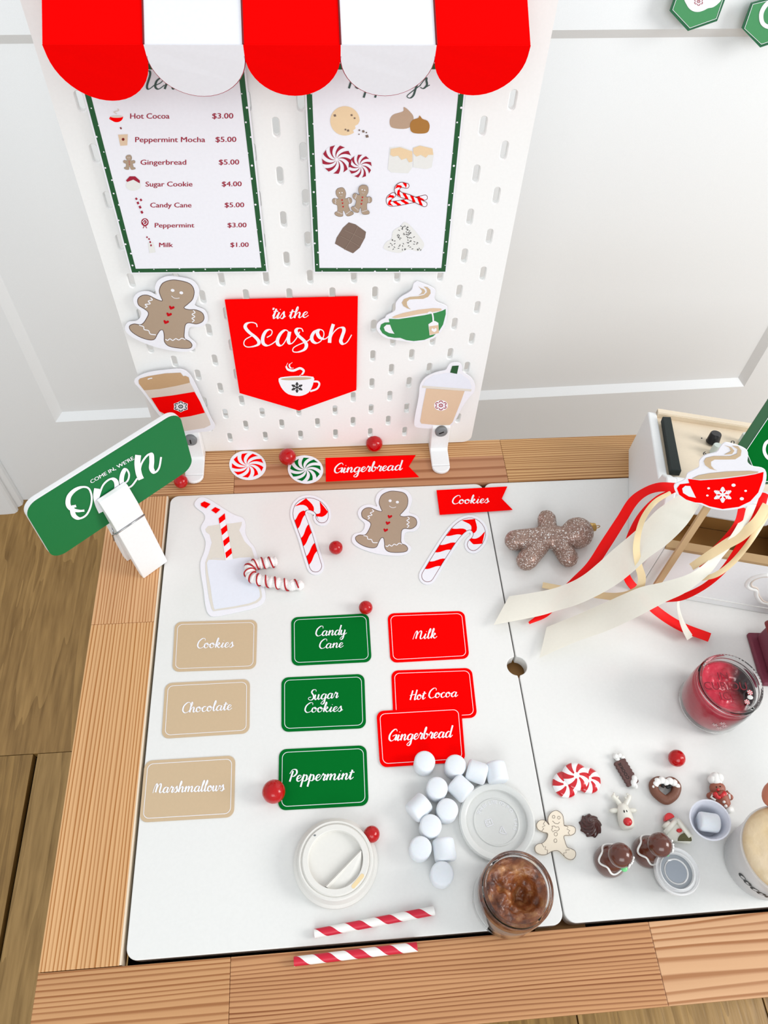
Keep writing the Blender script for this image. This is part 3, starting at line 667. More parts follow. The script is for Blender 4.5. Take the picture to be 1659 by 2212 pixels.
icon(m2, PM, 'chip_drop_print', M['taupe'], [I2([(862, 640), (880, 648), (905, 672), (922, 700), (915, 745), (880, 768), (820, 768), (785, 755), (780, 715), (800, 685), (840, 672), (862, 662)])], sm=3)
icon(m2, PM, 'caramel_drop_print', M['caramel'], [I2([(958, 690), (975, 710), (1005, 722), (1018, 750), (1010, 785), (985, 797), (930, 796), (905, 780), (902, 740), (920, 715), (950, 705)])], sm=3, off=OFF*2)
def pinwheel(mb, pl, cx, cy, rx, ry, off, n=9, twist=.75, fill_frac=.52, r_in=.1, phase=0.0):
    for k in range(n):
        A = []; B = []
        for j in range(9):
            q = r_in + (1 - r_in)*j/8; a = phase + 2*math.pi*k/n + twist*q; w = (2*math.pi/n)*fill_frac*(.25 + .75*q)
            A.append((cx + rx*q*math.cos(a), cy + ry*q*math.sin(a))); B.append((cx + rx*q*math.cos(a + w), cy + ry*q*math.sin(a + w)))
        mb.grid([[pl.at(*p, off) for p in A], [pl.at(*p, off) for p in B]])
    return mb
icon(m2, PM, 'mint_print', M['paper'], [ell(727.5, 344.7, 32, 32), ell(778, 359, 25, 25)]); 
mb = MB(); pinwheel(mb, PM, 727.5, 344.7, 32, 31, OFF*2); pinwheel(mb, PM, 778, 359, 25, 25, OFF*2, phase=.3); mb.build('mint_swirl_print', M['maroon'], m2); mb.v
icon(m2, PM, 'marshmallow_print', M['pale'], [I2([(780, 880), (850, 875), (915, 900), (915, 1000), (890, 1035), (790, 1030), (768, 1010)]), I2([(920, 880), (960, 868), (1035, 885), (1042, 930), (1030, 1000), (1000, 1010), (920, 1000)])])
icon(m2, PM, 'toasted_top_print', M['cookie'], [I2([(785, 890), (840, 880), (915, 905), (915, 965), (895, 970), (880, 945), (850, 955), (830, 930), (800, 935), (783, 925)]), I2([(920, 885), (960, 870), (1035, 888), (1040, 925), (1010, 925), (995, 942), (965, 925), (940, 935), (920, 915)])], off=OFF*2)
icon(m2, PM, 'chocolate_print', M['choc_ink'], [I2([(535, 1328), (575, 1340), (638, 1385), (632, 1420), (600, 1480), (560, 1513), (520, 1495), (452, 1455), (462, 1420), (500, 1360)])])
icon(m2, PM, 'chocolate_line_print', M['choc_line'], [], [(I2([(485, 1410), (545, 1440), (598, 1472)]), 1.2), (I2([(510, 1375), (565, 1400), (620, 1428)]), 1.2), (I2([(590, 1350), (560, 1410), (510, 1492)]), 1.2)], off=OFF*2)
icon(m2, PM, 'cream_print', M['pale'], [I2([(868, 1325), (905, 1350), (940, 1390), (962, 1420), (985, 1460), (960, 1500), (890, 1490), (840, 1510), (780, 1500), (742, 1480), (760, 1445), (790, 1425), (800, 1380), (845, 1350)])], sm=4)
mb = MB(); rn = random.Random(5)
for k in range(70):
    t = rn.random(); y = 1350 + 145*t; x = 865 + (rn.random() - .5)*2*(18 + 92*t); a = rn.uniform(0, 3.14)
    p = I2([(x - 5*math.cos(a), y - 5*math.sin(a)), (x + 5*math.cos(a), y + 5*math.sin(a))]); stroke(mb, PM, p, 1.1, OFF*2, 0)
mb.build('sprinkle_print', M['black'], m2)

# ---------------- candy cane drawing (outline, white body, slanted stripes)
def cane(parent, pl, path, hw, off, step, w, sm=8, border=None, line=1.2, skew=.9, start=.4):
    P = catmull([(x, y, 0) for x, y in path], sm); m = len(P); S = [0]
    for a, b in zip(P[:-1], P[1:]): S.append(S[-1] + (b - a).length)
    def fr(s):
        s = max(0, min(S[-1] - 1e-6, s)); i = max(k for k in range(m) if S[k] <= s); i = min(i, m - 2)
        t = (s - S[i])/(S[i + 1] - S[i]); p = P[i].lerp(P[i + 1], t); tg = (P[min(i + 2, m - 1)] - P[max(i - 1, 0)]).normalized(); return p, Vector((-tg.y, tg.x, 0))
    def outline(h):
        L = []; R = []; n = 40
        for k in range(n + 1):
            p, nn = fr(S[-1]*k/n); L.append(p + nn*h); R.append(p - nn*h)
        pe, ne = fr(S[-1]); te = Vector((ne.y, -ne.x, 0)); ps, ns = fr(0); ts = Vector((ns.y, -ns.x, 0))
        cap1 = [pe + ne*h*math.cos(a) + te*h*math.sin(a) for a in [math.pi*k/8 for k in range(1, 8)]]
        cap0 = [ps - ns*h*math.cos(a) - ts*h*math.sin(a) for a in [math.pi*k/8 for k in range(1, 8)]]
        return [(q.x, q.y) for q in L + cap1 + R[::-1] + cap0]
    if parent is None: return outline
    fill(MB(), pl, outline(hw + line), off).build('cane_outline', M['redout'], parent)
    fill(MB(), pl, outline(hw), off + .0001).build('cane_body', M['paper'], parent)
    mb = MB(); s = start*step
    while s < S[-1] - w*.2:
        A = []; B = []
        for j in range(7):
            t = -1 + 2*j/6; sh = skew*hw*(t + .14*math.sin(t*math.pi))
            p, nn = fr(s + sh); A.append(p + nn*hw*t); p, nn = fr(s + w + sh); B.append(p + nn*hw*t)
        mb.grid([[pl.at(q.x, q.y, off + .0002) for q in A], [pl.at(q.x, q.y, off + .0002) for q in B]]); s += step
    mb.build('cane_stripe', M['red'], parent)
    return outline
cane(m2, PM, I2([(990, 1180), (900, 1200), (820, 1215), (780, 1215), (775, 1185), (800, 1165)]), 4.8, OFF, 17, 8)
cane(m2, PM, I2([(988, 1220), (900, 1180), (840, 1160), (822, 1130), (845, 1105), (880, 1110)]), 4.8, OFF*3, 17, 8)

# ---------------- gingerbread man drawing, traced once and re-used at other places and sizes
GB_B = [(345,378),(290,385),(240,415),(220,470),(232,515),(243,543),(205,535),(150,513),(105,520),(78,552),(85,595),(125,620),(150,640),(148,670),(112,732),(60,735),(28,757),(42,795),(100,830),(165,845),(203,835),(222,795),(240,765),(256,764),(264,800),(268,845),(300,875),(370,882),(440,874),(458,848),(440,820),(406,802),(403,755),(408,705),(430,687),(480,690),(520,668),(532,635),(518,600),(475,582),(425,586),(395,577),(420,548),(452,505),(458,440),(425,393)]
GB_W = [(345,356),(270,360),(212,398),(192,455),(205,505),(150,488),(85,502),(50,548),(62,600),(103,640),(100,685),(72,715),(20,730),(0,770),(15,810),(80,850),(200,888),(330,905),(420,900),(472,872),(482,835),(432,790),(430,740),(448,712),(510,705),(550,670),(555,625),(530,580),(470,558),(470,530),(492,450),(470,395),(425,365)]
GB_IC = [[(165,530),(178,545),(150,558),(165,575),(130,585),(145,598),(130,608)], [(455,590),(468,605),(448,620),(468,635),(448,650),(465,662),(450,678)], [(95,742),(125,750),(130,770),(160,775),(172,798),(210,800)], [(275,825),(290,832),(305,818),(325,828),(345,812),(365,820),(385,805),(410,812)]]
def gb_draw(parent, pl, tf, off, k, border=True, full=True):
    if border: pass
    fill(MB(), pl, [tf(p) for p in GB_B], off, 4).build('figure_outline', M['outline'], parent)
    cx, cy = 270, 640
    inner = []
    Pc = catmull([(x, y, 0) for x, y in GB_B], 4, True); n = len(Pc)
    for i, p in enumerate(Pc):
        t = (Pc[(i + 1) % n] - Pc[i - 1]).normalized(); inner.append((p.x + t.y*-5*-1*(-1), p.y - t.x*-5*-1*(-1)))
    A = sum(Pc[i].x*Pc[(i + 1) % n].y - Pc[(i + 1) % n].x*Pc[i].y for i in range(n)); sg = 1 if A > 0 else -1
    inner = []
    for i, p in enumerate(Pc):
        t = (Pc[(i + 1) % n] - Pc[i - 1]).normalized(); inner.append((p.x - t.y*4.5*sg, p.y + t.x*4.5*sg))
    fill(MB(), pl, [tf(p) for p in inner], off + .0001).build('figure_body', M['brown_ink'], parent)
    mb = MB()
    for c in ((312, 459), (371, 470)): fill(mb, pl, [tf(p) for p in ell(*c, 13, 11, 0, 12)], off + .0002)
    stroke(mb, pl, [tf(p) for p in [(305, 500), (320, 512), (340, 515), (360, 509)]], 4*k, off + .0002)
    if full:
        for s in GB_IC: stroke(mb, pl, [tf(p) for p in s], 7*k, off + .0002, 4)
    mb.build('icing_print', M['paperw'], parent)
    mb = MB()
    for (x, y) in ((310, 588), (294, 640), (276, 698)):
        h = [(x, y - 6), (x + 8, y - 13), (x + 18, y - 10), (x + 18, y), (x + 8, y + 8), (x - 8, y + 15), (x - 14, y + 5), (x - 19, y - 8), (x - 10, y - 14)]
        fill(mb, pl, [tf(p) for p in h], off + .0002, 2)
    mb.build('heart_button_print', M['heart'], parent)
tf_table = lambda p: (p[0]/3.77 + 760, p[1]/3.77 + 960)
def solve_affine(src, dst):
    """least squares similarity+shear (6 params) with plain python"""
    def ls(vals):
        A = [[0]*3 for _ in range(3)]; b = [0]*3
        for (x, y), v in zip(src, vals):
            r = (x, y, 1)
            for i in range(3):
                b[i] += r[i]*v
                for j in range(3): A[i][j] += r[i]*r[j]
        return Matrix(A).inverted() @ Vector(b)
    a = ls([d[0] for d in dst]); c = ls([d[1] for d in dst])
    return lambda p: (a[0]*p[0] + a[1]*p[1] + a[2], c[0]*p[0] + c[1]*p[1] + c[2])
GK = [(345,378),(78,560),(532,640),(28,762),(457,850),(276,698),(310,588)]
def gb_at(dst): return solve_affine(GK, dst)
for dst in ([I2([p])[0] for p in [(480,1122),(430,1205),(555,1195),(455,1280),(560,1270),(505,1232),(493,1195)]], [I2([p])[0] for p in [(625,1105),(550,1165),(680,1200),(560,1250),(655,1265),(604,1217),(615,1178)]]):
    gb_draw(m2, PM, gb_at(dst), OFF*(1 if dst[0][0] < 760 else 5), .09)
gb_draw(m1, PM, gb_at([(x/2.765, y/2.765) for x, y in [(767, 925), (735, 965), (806, 965), (742, 1005), (812, 1003), (771, 985), (771, 965)]]), OFF, .05, full=False)

# ================================================================== CUT-OUTS ON THE BOARD
def cutout(name, label, cat, pl, border, sc, ox, oy, stand=.0, thick=.0006, sm=4, group=None, pm='paper'):
    pts = [(x/sc + ox, y/sc + oy) for x, y in border]
    if sm: pts = [(p.x, p.y) for p in catmull([(x, y, 0) for x, y in pts], sm, True)]
    c = sum((pl.at(*p) for p in pts), Vector((0, 0, 0)))/len(pts)
    r = thing(name, label, cat, c, group)
    plate('paper', pl, pts, stand, stand + thick, M[pm], r)
    if stand > .001:
        xs_ = [p[0] for p in pts]; ys_ = [p[1] for p in pts]; cx, cy = sum(xs_)/len(xs_), sum(ys_)/len(ys_); w = (max(xs_) - min(xs_))*.12
        plate('foam_pad', pl, [(cx - w, cy - w), (cx + w, cy - w), (cx + w, cy + w), (cx - w, cy + w)], .0001, stand, M['white'], r)
    return r, stand + thick + .00012
def I(pts, sc, ox, oy): return inbox(pts, sc, ox, oy)
# large gingerbread man
tfB = gb_at([(200 + x/3.318, 560 + y/3.318) for x, y in [(612, 143), (312, 292), (803, 430), (268, 485), (708, 610), (530, 455), (572, 352)]])
r, of = cutout('gingerbread_cutout', 'large paper gingerbread man with white rim stuck on the pegboard', 'paper cut-out', BOARD, [tfB(p) for p in GB_W], 1, 0, 0, .0035, .0008)
gb_draw(r, BOARD, tfB, of, .29)
# red pennant
S4 = (5.184, 480, 620)
r, of = cutout('season_pennant', "red pennant reading 'tis the Season with a small white cup", 'pennant', BOARD, [(28,147),(1519,108),(1503,1155),(860,1384),(195,1188)], *S4, .0030, .0010, 0, pm='red')
def ps(*strokes_, w=30, con=.62, pl=BOARD, sc=S4, off=0, mb=None):
    mb = mb or MB()
    for s in strokes_: stroke(mb, pl, I(s, *sc), w/sc[0], off, 6, con)
    return mb
mb = ps([(392,448),(380,412),(330,396),(275,410),(258,450),(300,505),(370,560),(410,610),(400,645),(340,667),(275,670),(243,640),(258,590),(328,548)],
   [(500,565),(548,535),(558,495),(530,476),(485,500),(455,565),(460,630),(505,656),(560,635),(612,595)],
   [(738,495),(705,482),(655,520),(620,590),(625,640),(662,655),(700,615),(742,530),(752,500)], [(755,500),(742,575),(748,625),(782,630),(832,572),(868,500)],
   [(906,500),(890,467),(850,463),(826,490),(850,540),(915,600),(943,650),(920,700),(850,728),(795,722),(798,682),(858,645),(955,605),(1002,560)],
   [(1078,478),(1030,505),(1002,560),(1015,608),(1060,628),(1108,600),(1138,540),(1130,492),(1092,476),(1066,510),(1092,565),(1148,582),(1195,550)],
   [(1245,415),(1225,480),(1207,560),(1202,625)], [(1205,605),(1240,520),(1298,462),(1350,456),(1363,490),(1340,560),(1328,608),(1355,638),(1400,615),(1450,535)], w=40, con=.72, off=of)
mb.build('large_lettering', M['paperw'], r)
mb = script(MB(), BOARD, "'tis", *I([(535, 352)], *S4)[0], *I([(700, 352)], *S4)[0], 13.5, of, .3); script(mb, BOARD, 'the', *I([(745, 352)], *S4)[0], *I([(960, 338)], *S4)[0], 12, of, .3); mb.build('small_lettering', M['paperw'], r)
mb = fill(MB(), BOARD, I([(632,1025),(700,1005),(850,995),(1020,1005),(1022,1060),(1010,1110),(970,1180),(900,1215),(830,1220),(740,1200),(680,1150),(645,1090)], *S4), of, 2)
stroke(mb, BOARD, I([(1018,1058),(1070,1060),(1088,1090),(1060,1140),(985,1168)], *S4), 4, of); 
stroke(mb, BOARD, I([(735,850),(718,890),(740,925),(800,935),(870,910),(912,935),(900,970),(865,992)], *S4), [1, 4, 5, 5, 5, 5, 4, 1], of); stroke(mb, BOARD, I([(785,845),(752,872),(765,905),(800,908)], *S4), [1, 3, 3, 1], of)
mb.build('cup_print', M['paperw'], r)
fill(MB(), BOARD, I(ell(828,1027,172,17,-.03), *S4), of + .0001).build('drink_print', M['tan'], r)
snowflake(MB(), BOARD, *I([(838,1125)], *S4)[0], 12.5, of + .0001, sq=.85).build('snowflake_print', M['black'], r)
# take-away coffee cup
S5 = (3.318, 200, 560)
r, of = cutout('coffee_cup_cutout', 'paper take-away coffee cup with tan lid and red sleeve, left side of pegboard', 'paper cut-out', BOARD, [(298,880),(325,842),(400,812),(520,795),(630,788),(690,820),(735,890),(800,1030),(850,1140),(878,1195),(850,1228),(740,1242),(640,1250),(560,1200),(470,1110),(400,1010),(340,930)], *S5, .0075, .0008, 3)
fill(MB(), BOARD, I([(372,942),(700,886),(770,1020),(840,1160),(846,1188),(800,1210),(640,1235),(600,1200),(560,1180),(480,1090)], *S5), of).build('cup_print', M['cup_beige'], r)
fill(MB(), BOARD, I([(332,892),(330,868),(340,855),(400,838),(520,818),(630,813),(650,838),(668,836),(690,848),(698,885),(600,908),(480,930),(370,940)], *S5), of + .0001).build('lid_print', M['lidtan'], r)
fill(MB(), BOARD, I([(420,995),(580,975),(730,950),(770,1020),(805,1100),(700,1125),(620,1136),(540,1120),(480,1090)], *S5), of + .0001).build('sleeve_print', M['red'], r)
stroke(MB(), BOARD, I([(395,860),(412,854),(428,852)], *S5), 2.2, of + .0002, 3).build('highlight_print', M['paperw'], r)
c = I([(632,1056)], *S5)[0]; mb = MB(); fill(mb, BOARD, [(c[0] + 17.5*(1 if k % 2 else .82)*math.cos(k*math.pi/6), c[1] + 12.5*(1 if k % 2 else .82)*math.sin(k*math.pi/6)) for k in range(12)], of + .0002); mb.build('sticker_print', M['paperw'], r)
flower_flake(MB(), BOARD, *c, 14.5, of + .0003, .72).build('snowflake_print', M['black'], r)
# iced drink
S6 = (3.318, 640, 560)
r, of = cutout('iced_drink_cutout', 'paper iced drink cup with domed lid and green straw, right side of pegboard', 'paper cut-out', BOARD, [(1085,772),(1110,744),(1168,744),(1190,772),(1192,805),(1250,845),(1280,895),(1276,950),(1240,990),(1190,1060),(1150,1140),(1112,1195),(1060,1216),(960,1214),(870,1206),(846,1185),(852,1120),(868,1040),(880,970),(888,900),(930,845),(1000,812),(1068,796)], *S6, .0075, .0008, 3)
fill(MB(), BOARD, I([(903,912),(925,870),(985,830),(1080,815),(1180,822),(1240,865),(1256,915),(1250,935),(905,920)], *S6), of, 0).build('dome_print', M['milk'], r)
fill(MB(), BOARD, I([(905,906),(1256,932),(1253,948),(903,922)], *S6), of + .0001).build('rim_print', M['beige'], r)
fill(MB(), BOARD, I([(932,926),(1207,944),(1180,1020),(1120,1168),(1095,1192),(1000,1188),(897,1178),(888,1162),(905,1060)], *S6), of + .0001).build('drink_print', M['icetan'], r)
fill(MB(), BOARD, I([(1118,765),(1165,762),(1152,822),(1103,812)], *S6), of + .0002).build('straw_print', M['darkgreen'], r)
c = I([(1037,1048)], *S6)[0]; fill(MB(), BOARD, ell(*c, 15, 11.5, 0, 18), of + .0002).build('sticker_print', M['paperw'], r)
flower_flake(MB(), BOARD, *c, 13, of + .0003, .78).build('snowflake_print', M['maroon'], r)
# tea cup
S7 = (7.9, 790, 590)
r, of = cutout('tea_cup_cutout', 'paper green teacup with curling steam and tea bag tag on the pegboard', 'paper cut-out', BOARD, [(815,190),(850,152),(900,152),(1100,230),(1178,280),(1190,330),(1175,420),(1210,490),(1330,540),(1388,580),(1395,650),(1370,850),(1310,960),(1260,1030),(1160,1110),(1000,1160),(820,1185),(650,1160),(520,1140),(330,1100),(220,1010),(185,930),(200,860),(270,800),(330,770),(360,720),(500,640),(515,510),(600,410),(720,340),(790,280)], *S7, .0040, .0010, 3)
def hollow(mb, pl, pts, off, sm=3): return fill(mb, pl, pts, off, sm)
fill(MB(), BOARD, I([(395,780),(560,785),(760,755),(1000,718),(1200,675),(1310,640),(1365,612),(1366,700),(1320,880),(1250,990),(1150,1080),(1000,1140),(820,1160),(690,1143),(590,1105),(490,1105),(380,1083),(285,1025),(240,950),(262,875),(325,842),(405,838)], *S7), of, 0).build('cup_print', M['green2'], r)
fill(MB(), BOARD, I([(415,880),(355,880),(308,925),(330,985),(400,1022),(490,1035),(450,970)], *S7), of + .0001).build('handle_gap_print', M['paper'], r)
mb = fill(MB(), BOARD, I([(445,755),(520,720),(640,680),(900,625),(1150,598),(1280,603),(1300,620),(1270,645),(1150,665),(900,702),(650,752),(500,770)], *S7), of + .0001); 
TS1 = [(775,620),(712,602),(645,562),(615,505),(655,442),(760,405),(900,395),(1000,370),(1048,325),(1040,275),(990,230),(1055,240),(1102,285),(1108,345),(1065,405),(980,440),(860,442),(745,450),(702,490),(706,545),(735,592)]
TS2 = [(893,220),(935,252),(995,275),(1018,312),(995,352),(900,376),(948,345),(966,308),(935,265)]
mb.build('drink_print', M['icetan'], r); mb = fill(MB(), BOARD, I(TS1, *S7), of + .0001, 0); fill(mb, BOARD, I(TS2, *S7), of + .0001, 0); mb.build('steam_print', M['tan'], r)
mb = stroke(MB(), BOARD, I([(1060,690),(1090,668),(1130,680),(1148,740),(1155,840)], *S7), 3.2, of + .0002); fill(mb, BOARD, I([(1070,872),(1135,828),(1180,815),(1240,848),(1250,1025),(1090,1062)], *S7), of + .0002); mb.build('tag_print', M['paperw'], r)
fill(MB(), BOARD, I([(1083,908),(1240,886),(1250,1022),(1092,1056)], *S7), of + .0003).build('tea_bag_print', M['icetan'], r)
fill(MB(), BOARD, I([(1165,958),(1190,935),(1212,950),(1205,985),(1172,1008),(1130,985),(1122,955),(1142,938)], *S7), of + .0004).build('heart_print', M['paperw'], r)

# ================================================================== FLAT PIECES ON THE TABLE
def flag(pts, pl, name, label, word, a, b, unit):
    c = pl.at(*pts[0]); r = thing(name, label, 'paper label', c)
    plate('paper', pl, pts, .0002, .0007, M['red'], r)
    script(MB(), pl, word, *a, *b, unit, .0009, .34).build('lettering', M['paperw'], r)
flag([(703,989),(898,983),(883,1007.5),(905,1030),(704,1040)], TABLE, 'flag_label', 'red swallowtail label reading Gingerbread on the wooden back rail', 'Gingerbread', (720,1022), (868,1015), 10.5)
flag([(943,1058.7),(1096,1050.7),(1084,1077),(1107.5,1101),(950,1111.7)], Plane((0, 0, .0002), (0, 0, 1)), 'flag_label', 'red swallowtail label reading Cookies across the gap of the lids', 'Cookies', (975,1088.6), (1056,1086), 9)
def disc(px, py, rx, ry, m, label, n=9, ph=0.0):
    r = thing('peppermint_cutout', label, 'paper cut-out', TABLE.at(px, py))
    plate('paper', TABLE, ell(px, py, rx, ry, .12, 36), .0002, .0007, M['paper'], r)
    pinwheel(MB(), TABLE, px, py, rx*.86, ry*.84, .0009, n, .75, .54, .08, ph).build('swirl_print', m, r)
disc(535, 1005, 40, 31.5, M['red'], 'round paper peppermint with red swirl on the wooden back rail', ph=.1)
disc(660, 1014, 38.5, 30.5, M['green'], 'round paper peppermint with green swirl on the wooden back rail', ph=.35)
# name cards
def name_card(cor, m, name, label, words, line_m=None, off0=.0002, pl=LID):
    c = [pl.at(*p, off0) for p in cor]     # tl, tr, br, bl
    wA = (c[1] - c[0]).length; hA = (c[3] - c[0]).length
    def rr(inset, rad):
        out = []; n = 7
        for (cx, cy, a0) in ((0, 0, math.pi), (1, 0, 1.5*math.pi), (1, 1, 0), (0, 1, .5*math.pi)):
            for k in range(n):
                a = a0 + math.pi/2*k/(n - 1); x = (inset + rad if cx == 0 else wA - inset - rad) + rad*math.cos(a); y = (inset + rad if cy == 0 else hA - inset - rad) + rad*math.sin(a)
                u, v = x/wA, y/hA; out.append((c[0]*(1 - u) + c[1]*u)*(1 - v) + (c[3]*(1 - u) + c[2]*u)*v)
        return out
    r = thing(name, label, 'name card', sum(c, Vector((0, 0, 0)))/4, 'rounded name cards on the left lid')
    bot = rr(0, .0068); top = [p + Vector((0, 0, .0005)) for p in bot]; MB().prism(top, bot).build('card', m, r)
    A = rr(.0028, .0052); B = rr(.0033, .0048); z = Vector((0, 0, .00065)); MB().grid([[p + z for p in A], [p + z for p in B]], closed_u=True).build('border_line', M['paperw'], r)
    mb = MB()
    for w, a, b, u in words: script(mb, pl, w, *a, *b, u, off0 + .0007, .30)
    mb.build('lettering', M['paperw'], r)
K = 'name_card'
name_card([(378,1344),(556,1339),(553,1445),(372,1451.5)], M['tan'], K, 'tan rounded card reading Cookies, top of the tan column', [('Cookies',(424,1400),(504,1398),10.5)])
name_card([(357,1476),(540,1467),(539,1584),(349,1596)], M['tan'], K, 'tan rounded card reading Chocolate, middle of the tan column', [('Chocolate',(392,1540),(500,1533),11)])
name_card([(313,1644),(508.5,1632),(505.5,1765),(301,1777)], M['tan'], K, 'tan rounded card reading Marshmallows, nearest the left rail', [('Marshmallows',(330,1713),(484,1708),12)])
name_card([(629,1334),(796.5,1325.5),(803,1430),(630,1438.6)], M['green'], K, 'green rounded card reading Candy Cane with a berry at its corner', [('Candy',(680,1374),(748,1370.5),10.5),('Cane',(688,1401),(741,1398),10)])
name_card([(608,1464),(787,1456),(791,1573),(608,1581.5)], M['green'], K, 'green rounded card reading Sugar Cookies, middle of the green column', [('Sugar',(665,1513),(730,1507),11),('Cookies',(656,1539),(739,1536.5),10.5)])
name_card([(603,1619),(791.5,1610),(796.5,1740),(601,1751)], M['green'], K, 'green rounded card reading Peppermint above the coffee lid', [('Peppermint',(622,1688.5),(762,1683),13)])
name_card([(837,1325.6),(1003,1320),(1014,1422.5),(843.5,1432)], M['red'], K, 'red rounded card reading Milk, top of the red column', [('Milk',(892,1381),(943,1378),10.5)])
name_card([(845,1449),(1019,1443),(1031,1550),(850,1561)], M['red'], K, 'red rounded card reading Hot Cocoa, partly under another red card', [('Hot',(884,1512),(918,1510),10.5),('Cocoa',(924,1508),(988,1504.5),10.5)])
name_card([(813,1536.5),(996,1526),(1005.5,1646),(821,1658)], M['red'], K, 'red rounded card reading Gingerbread with marshmallows on its lower edge', [('Gingerbread',(838,1601),(976,1592),12.5)], off0=.0010)
# gingerbread man on the lid
r, of = cutout('gingerbread_cutout', 'smaller paper gingerbread man lying on the left lid', 'paper cut-out', LID, GB_W, 3.77, 760, 960, .0004, .0006)
gb_draw(r, LID, tf_table, of, .26)
# two paper candy canes
def cane_cut(path, sc, ox, oy, hw, bord, step, w, label, st):
    P = I(path, sc, ox, oy); ol = cane(None, LID, P, hw, 0, step, w)(hw + bord)
    # simple clean outline: convex-ish rim traced around the cane
    r = thing('candy_cane_cutout', label, 'paper cut-out', LID.at(*P[0])); plate('paper', LID, ol, .0003, .0009, M['paper'], r)
    cane(r, LID, P, hw, .0011, step, w, start=st, line=.9)
cane_cut([(1138,990),(1100,870),(1062,740),(1018,620),(1002,560),(1025,502),(1085,484),(1148,505),(1190,552),(1190,590)], 3.77, 380, 960, 12.6, 6.5, 41, 19, 'paper candy cane lying upright between milk bottle and berry', .45)
cane_cut([(618,1070),(700,935),(790,795),(855,710),(915,660),(975,648),(1025,682),(1040,735),(1020,785),(990,815)], 3.77, 760, 960, 12.6, 6.5, 42, 19, 'paper candy cane lying slanted below the Cookies flag', .5)
# milk bottle
S8 = (3.77, 380, 960)
r, of = cutout('milk_bottle_cutout', 'paper milk bottle with red striped straw lying on the left lid', 'paper cut-out', LID, [(150,485),(180,440),(225,430),(300,465),(400,530),(480,575),(545,598),(568,650),(565,720),(600,790),(640,840),(665,920),(690,1050),(728,1200),(722,1275),(650,1328),(480,1370),(330,1400),(272,1388),(242,1320),(225,1180),(205,1060),(200,960),(232,870),(242,790),(212,715),(205,670),(238,605),(225,560),(175,522)], *S8, .0004, .0006, 3)
fill(MB(), LID, I([(240,690),(262,665),(360,650),(460,642),(538,630),(535,655),(516,700),(560,790),(615,845),(640,920),(470,935),(300,925),(245,945),(270,880),(292,800),(275,735),(245,712)], *S8), of).build('glass_print', M['beige'], r)
fill(MB(), LID, I([(240,960),(290,928),(410,935),(620,905),(655,1050),(697,1200),(690,1265),(600,1310),(345,1352),(290,1335),(255,1150)], *S8), of + .0001, 2).build('glass_line_print', M['beige'], r)
fill(MB(), LID, I([(252,965),(295,938),(410,943),(610,918),(640,1050),(683,1205),(672,1255),(590,1296),(350,1338),(308,1325),(280,1150)], *S8), of + .0002, 2).build('milk_print', M['milk'], r)
fill(MB(), LID, I([(350,600),(395,590),(465,935),(405,945)], *S8), of + .0003).build('straw_print', M['paperw'], r)
mb = MB()
for q in ([(202,480),(232,463),(282,485),(246,520),(205,500)], [(287,535),(320,510),(362,530),(326,562)], [(348,602),(398,560),(403,608),(355,645)], [(366,690),(414,653),(420,700),(375,740)], [(384,785),(432,746),(438,790),(392,832)], [(402,882),(450,842),(457,886),(410,928)]): fill(mb, LID, I(q, *S8), of + .0004)
mb.build('straw_stripe_print', M['red'], r)

# ================================================================== BERRIES
def berry(px, py, rp, pl, label, cat='berry', r=None, m=None):
    r0 = .006
    for _ in range(6):
        c = TABLE.at(px, py, r0 + pl.p.z); r0 = rp*depth(c)/F
    o = MB().ball((0, 0, 0), r0, 28, 18).build('red_berry', M['redfoil'], None, True)
    for v in o.data.vertices:
        n = v.co.normalized(); v.co *= 1 + .02*math.sin(9*n.x + px) * math.sin(8*n.y + 2) * math.cos(7*n.z)
    o.location = c + Vector((0, 0, .0002)); o.rotation_euler = (px, py, 0) if False else (0, 0, px % 3)
    tag(o, label, cat, 'glossy red berries'); return o
berry(621, 987, 18.5, TABLE, 'glossy red berry touching the green swirl peppermint')
berry(808.5, 958.5, 18, TABLE, 'glossy red berry against the pegboard above the Gingerbread flag')
berry(391, 1040, 15, TABLE, 'red berry almost hidden behind the green open sign')
berry(725.5, 1183, 15, LID, 'small red berry between paper cane and gingerbread man')
berry(790, 1312.5, 15, LID, 'small red berry at the corner of the Candy Cane card')
berry(591.5, 1710, 25, LID, 'largest red berry, at the left edge of the Peppermint card')
berry(803, 1802, 17.5, LID, 'red berry half behind the white coffee lid')
berry(1462, 1638, 18, LID, 'red berry alone on the right lid')

# ================================================================== OPEN SIGN AND ITS PEG
th = math.radians(40.8); SN = Vector((math.sin(th), -math.cos(th), 0)); SU = Vector((math.cos(th), math.sin(th), 0)); SP0 = Vector((-.008, -.146, 0))
SIGN = Plane(SP0, SN)
r = thing('open_sign', 'green sign reading come in, we\'re open, held in a white peg', 'sign', SP0 + Vector((0, 0, .088)))
def sg(u, z, n=0.0): return SP0 + SU*u + SN*n + Vector((0, 0, z))
def rrect(u0, u1, z0, z1, rad, n=8):
    out = []
    for cx, cz, a0 in ((u1 - rad, z1 - rad, 0), (u0 + rad, z1 - rad, .5*math.pi), (u0 + rad, z0 + rad, math.pi), (u1 - rad, z0 + rad, 1.5*math.pi)):
        for k in range(n + 1): a = a0 + .5*math.pi*k/n; out.append((cx + rad*math.cos(a), cz + rad*math.sin(a)))
    return out
u0, u1, z0, z1 = -.0735, .0838, .0895, .1715
q = rrect(u0, u1, z0, z1, .013)
bevel(MB().prism([sg(u, z, -.0002) for u, z in q], [sg(u, z, -.0062) for u, z in q]).build('backing_board', M['white'], r), .001, 2)
MB().prism([sg(u, z, .0004) for u, z in q], [sg(u, z, -.0001) for u, z in q]).build('green_face', M['signgreen'], r)
S9 = (3.318, 0, 860); mb = MB()
